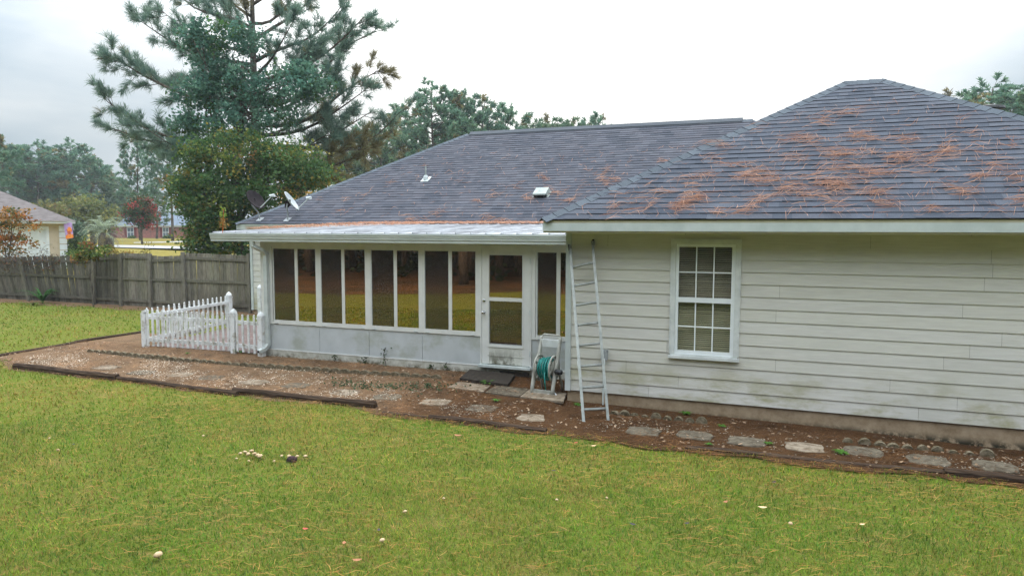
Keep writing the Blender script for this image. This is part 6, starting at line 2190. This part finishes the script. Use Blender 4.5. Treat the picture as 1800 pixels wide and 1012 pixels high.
for px, py, s_, m_, lb in ((628, 994, 0.040, 'leaf_brown', 'curled brown leaf at the bottom middle of the lawn'), (1340, 900, 0.045, 'leaf_tan', 'curled tan leaf on the right part of the lawn'), (605, 963, 0.03, 'leaf_brown', 'small brown leaf near the bottom mushroom'),
                           (1112, 930, 0.035, 'leaf_dark', 'blackish leaf on the lawn below the ladder'), (666, 940, 0.03, 'leaf_dark', 'small dark leaf just above the bottom mushroom'), (805, 772, 0.06, 'leaf_brown', 'brown leaf lying below the split timber'),
                           (1043, 790, 0.04, 'leaf_tan', 'pinkish leaf on the lawn below the ladder foot'), (1012, 784, 0.03, 'leaf_red', 'small red leaf on the lawn edge left of the ladder'), (1360, 855, 0.035, 'leaf_dark', 'dark leaf on the lawn below the long black timber'),
                           (973, 834, 0.03, 'leaf_dark', 'small dark leaf in the middle of the lawn'), (1275, 890, 0.035, 'leaf_brown', 'brown leaf left of the curled tan leaf'), (130, 787, 0.03, 'leaf_dark', 'dark leaf at the far left of the lawn'), (1515, 930, 0.03, 'leaf_tan', 'tan leaf far right on the lawn'), (537, 938, 0.03, 'leaf_red', 'reddish leaf right of the big mushroom'), (1207, 928, 0.03, 'leaf_dark', 'black leaf right of the blackish one')):
    dead_leaf(px, py, s_, m_, lb)

# ------------------------------------------------------------------ the wood behind the camera (seen in the porch glass)
random.seed(40); rng = np.random.default_rng(40)
def make_back_pine():
    limbs = []
    for i in range(26):
        h = 5+i*0.42; a = i*2.4
        r_ = 3.6*(1-i/34)
        limbs.append((h, (r_*math.cos(a), r_*math.sin(a), h+0.5), 0.2))
    return make_pine('pine standing in the wood behind the lawn', (0, 0, 0), 17, limbs, 0.6, 9, 0.15, 4.2, ((0.03, 0.06, 0.03), (0.06, 0.09, 0.04)), 0.30, group='pines in the wood behind the lawn', subl=(0.5, 1.3), spread=1.0)
bp = make_back_pine()
spots = []
for row, (y0, n, off) in enumerate(((-21.5, 12, 0), (-26, 14, 1.5), (-32, 16, 0.6), (-39, 18, 2), (-48, 20, 0))):
    for i in range(n):
        spots.append((-44+(70/n)*i+off+random.uniform(-1.2, 1.2), y0+random.uniform(-1.6, 1.6)))
for px, py in ((545, 478), (700, 468), (815, 500), (878, 488), (912, 484), (622, 472), (968, 486)):
    q = G(px, py)
    spots.append((q[0], 2*SY-q[1]))
for i, (x, y) in enumerate(spots):
    k = random.uniform(0.85, 1.15)
    if i == 0:
        bp.location = (x, y, 0); bp.scale = (k, k, k)
    else:
        dup(bp, (x, y, 0), random.uniform(0, 6.28), (k*random.uniform(0.9, 1.25), k, k))
# undergrowth closing the wood
P = []
for _ in range(2200):
    P.append((random.uniform(-60, 40), random.uniform(-56, -34), abs(random.gauss(0, 1.6))))
for _ in range(160):
    P.append((random.uniform(-40, 15), random.uniform(-33, -20), abs(random.gauss(0, 0.3))))
P = np.array(P); P = np.repeat(P, 7, 0)+rng.normal(0, 0.45, (len(P)*7, 3)); P[:, 2] = np.abs(P[:, 2])
n = len(P)
V, F, c = leaf_quads(P, rng.uniform(0.25, 0.6, n), straw_cols(n, (0.03, 0.05, 0.02), (0.06, 0.085, 0.03)))
kind(np_obj('undergrowth', V, F, M['leaf'], col=c), 'stuff', 'shrubby undergrowth of the wood behind the lawn')

# ------------------------------------------------------------------ thin damp air
mb = MB(); mb.box(-260, 200, -110, 330, -3, 24)
hz_ = mb.build('haze', newmat('haze_air'), origin=None)
kind(hz_, 'stuff', 'thin damp haze over the whole yard')
hm = bpy.data.materials['haze_air'].node_tree
o_ = hm.nodes.new('ShaderNodeOutputMaterial'); v_n = hm.nodes.new('ShaderNodeVolumePrincipled')
v_n.inputs['Density'].default_value = 0.0006
v_n.inputs['Color'].default_value = (0.82, 0.93, 1.0, 1)
hm.links.new(v_n.outputs[0], o_.inputs['Volume'])
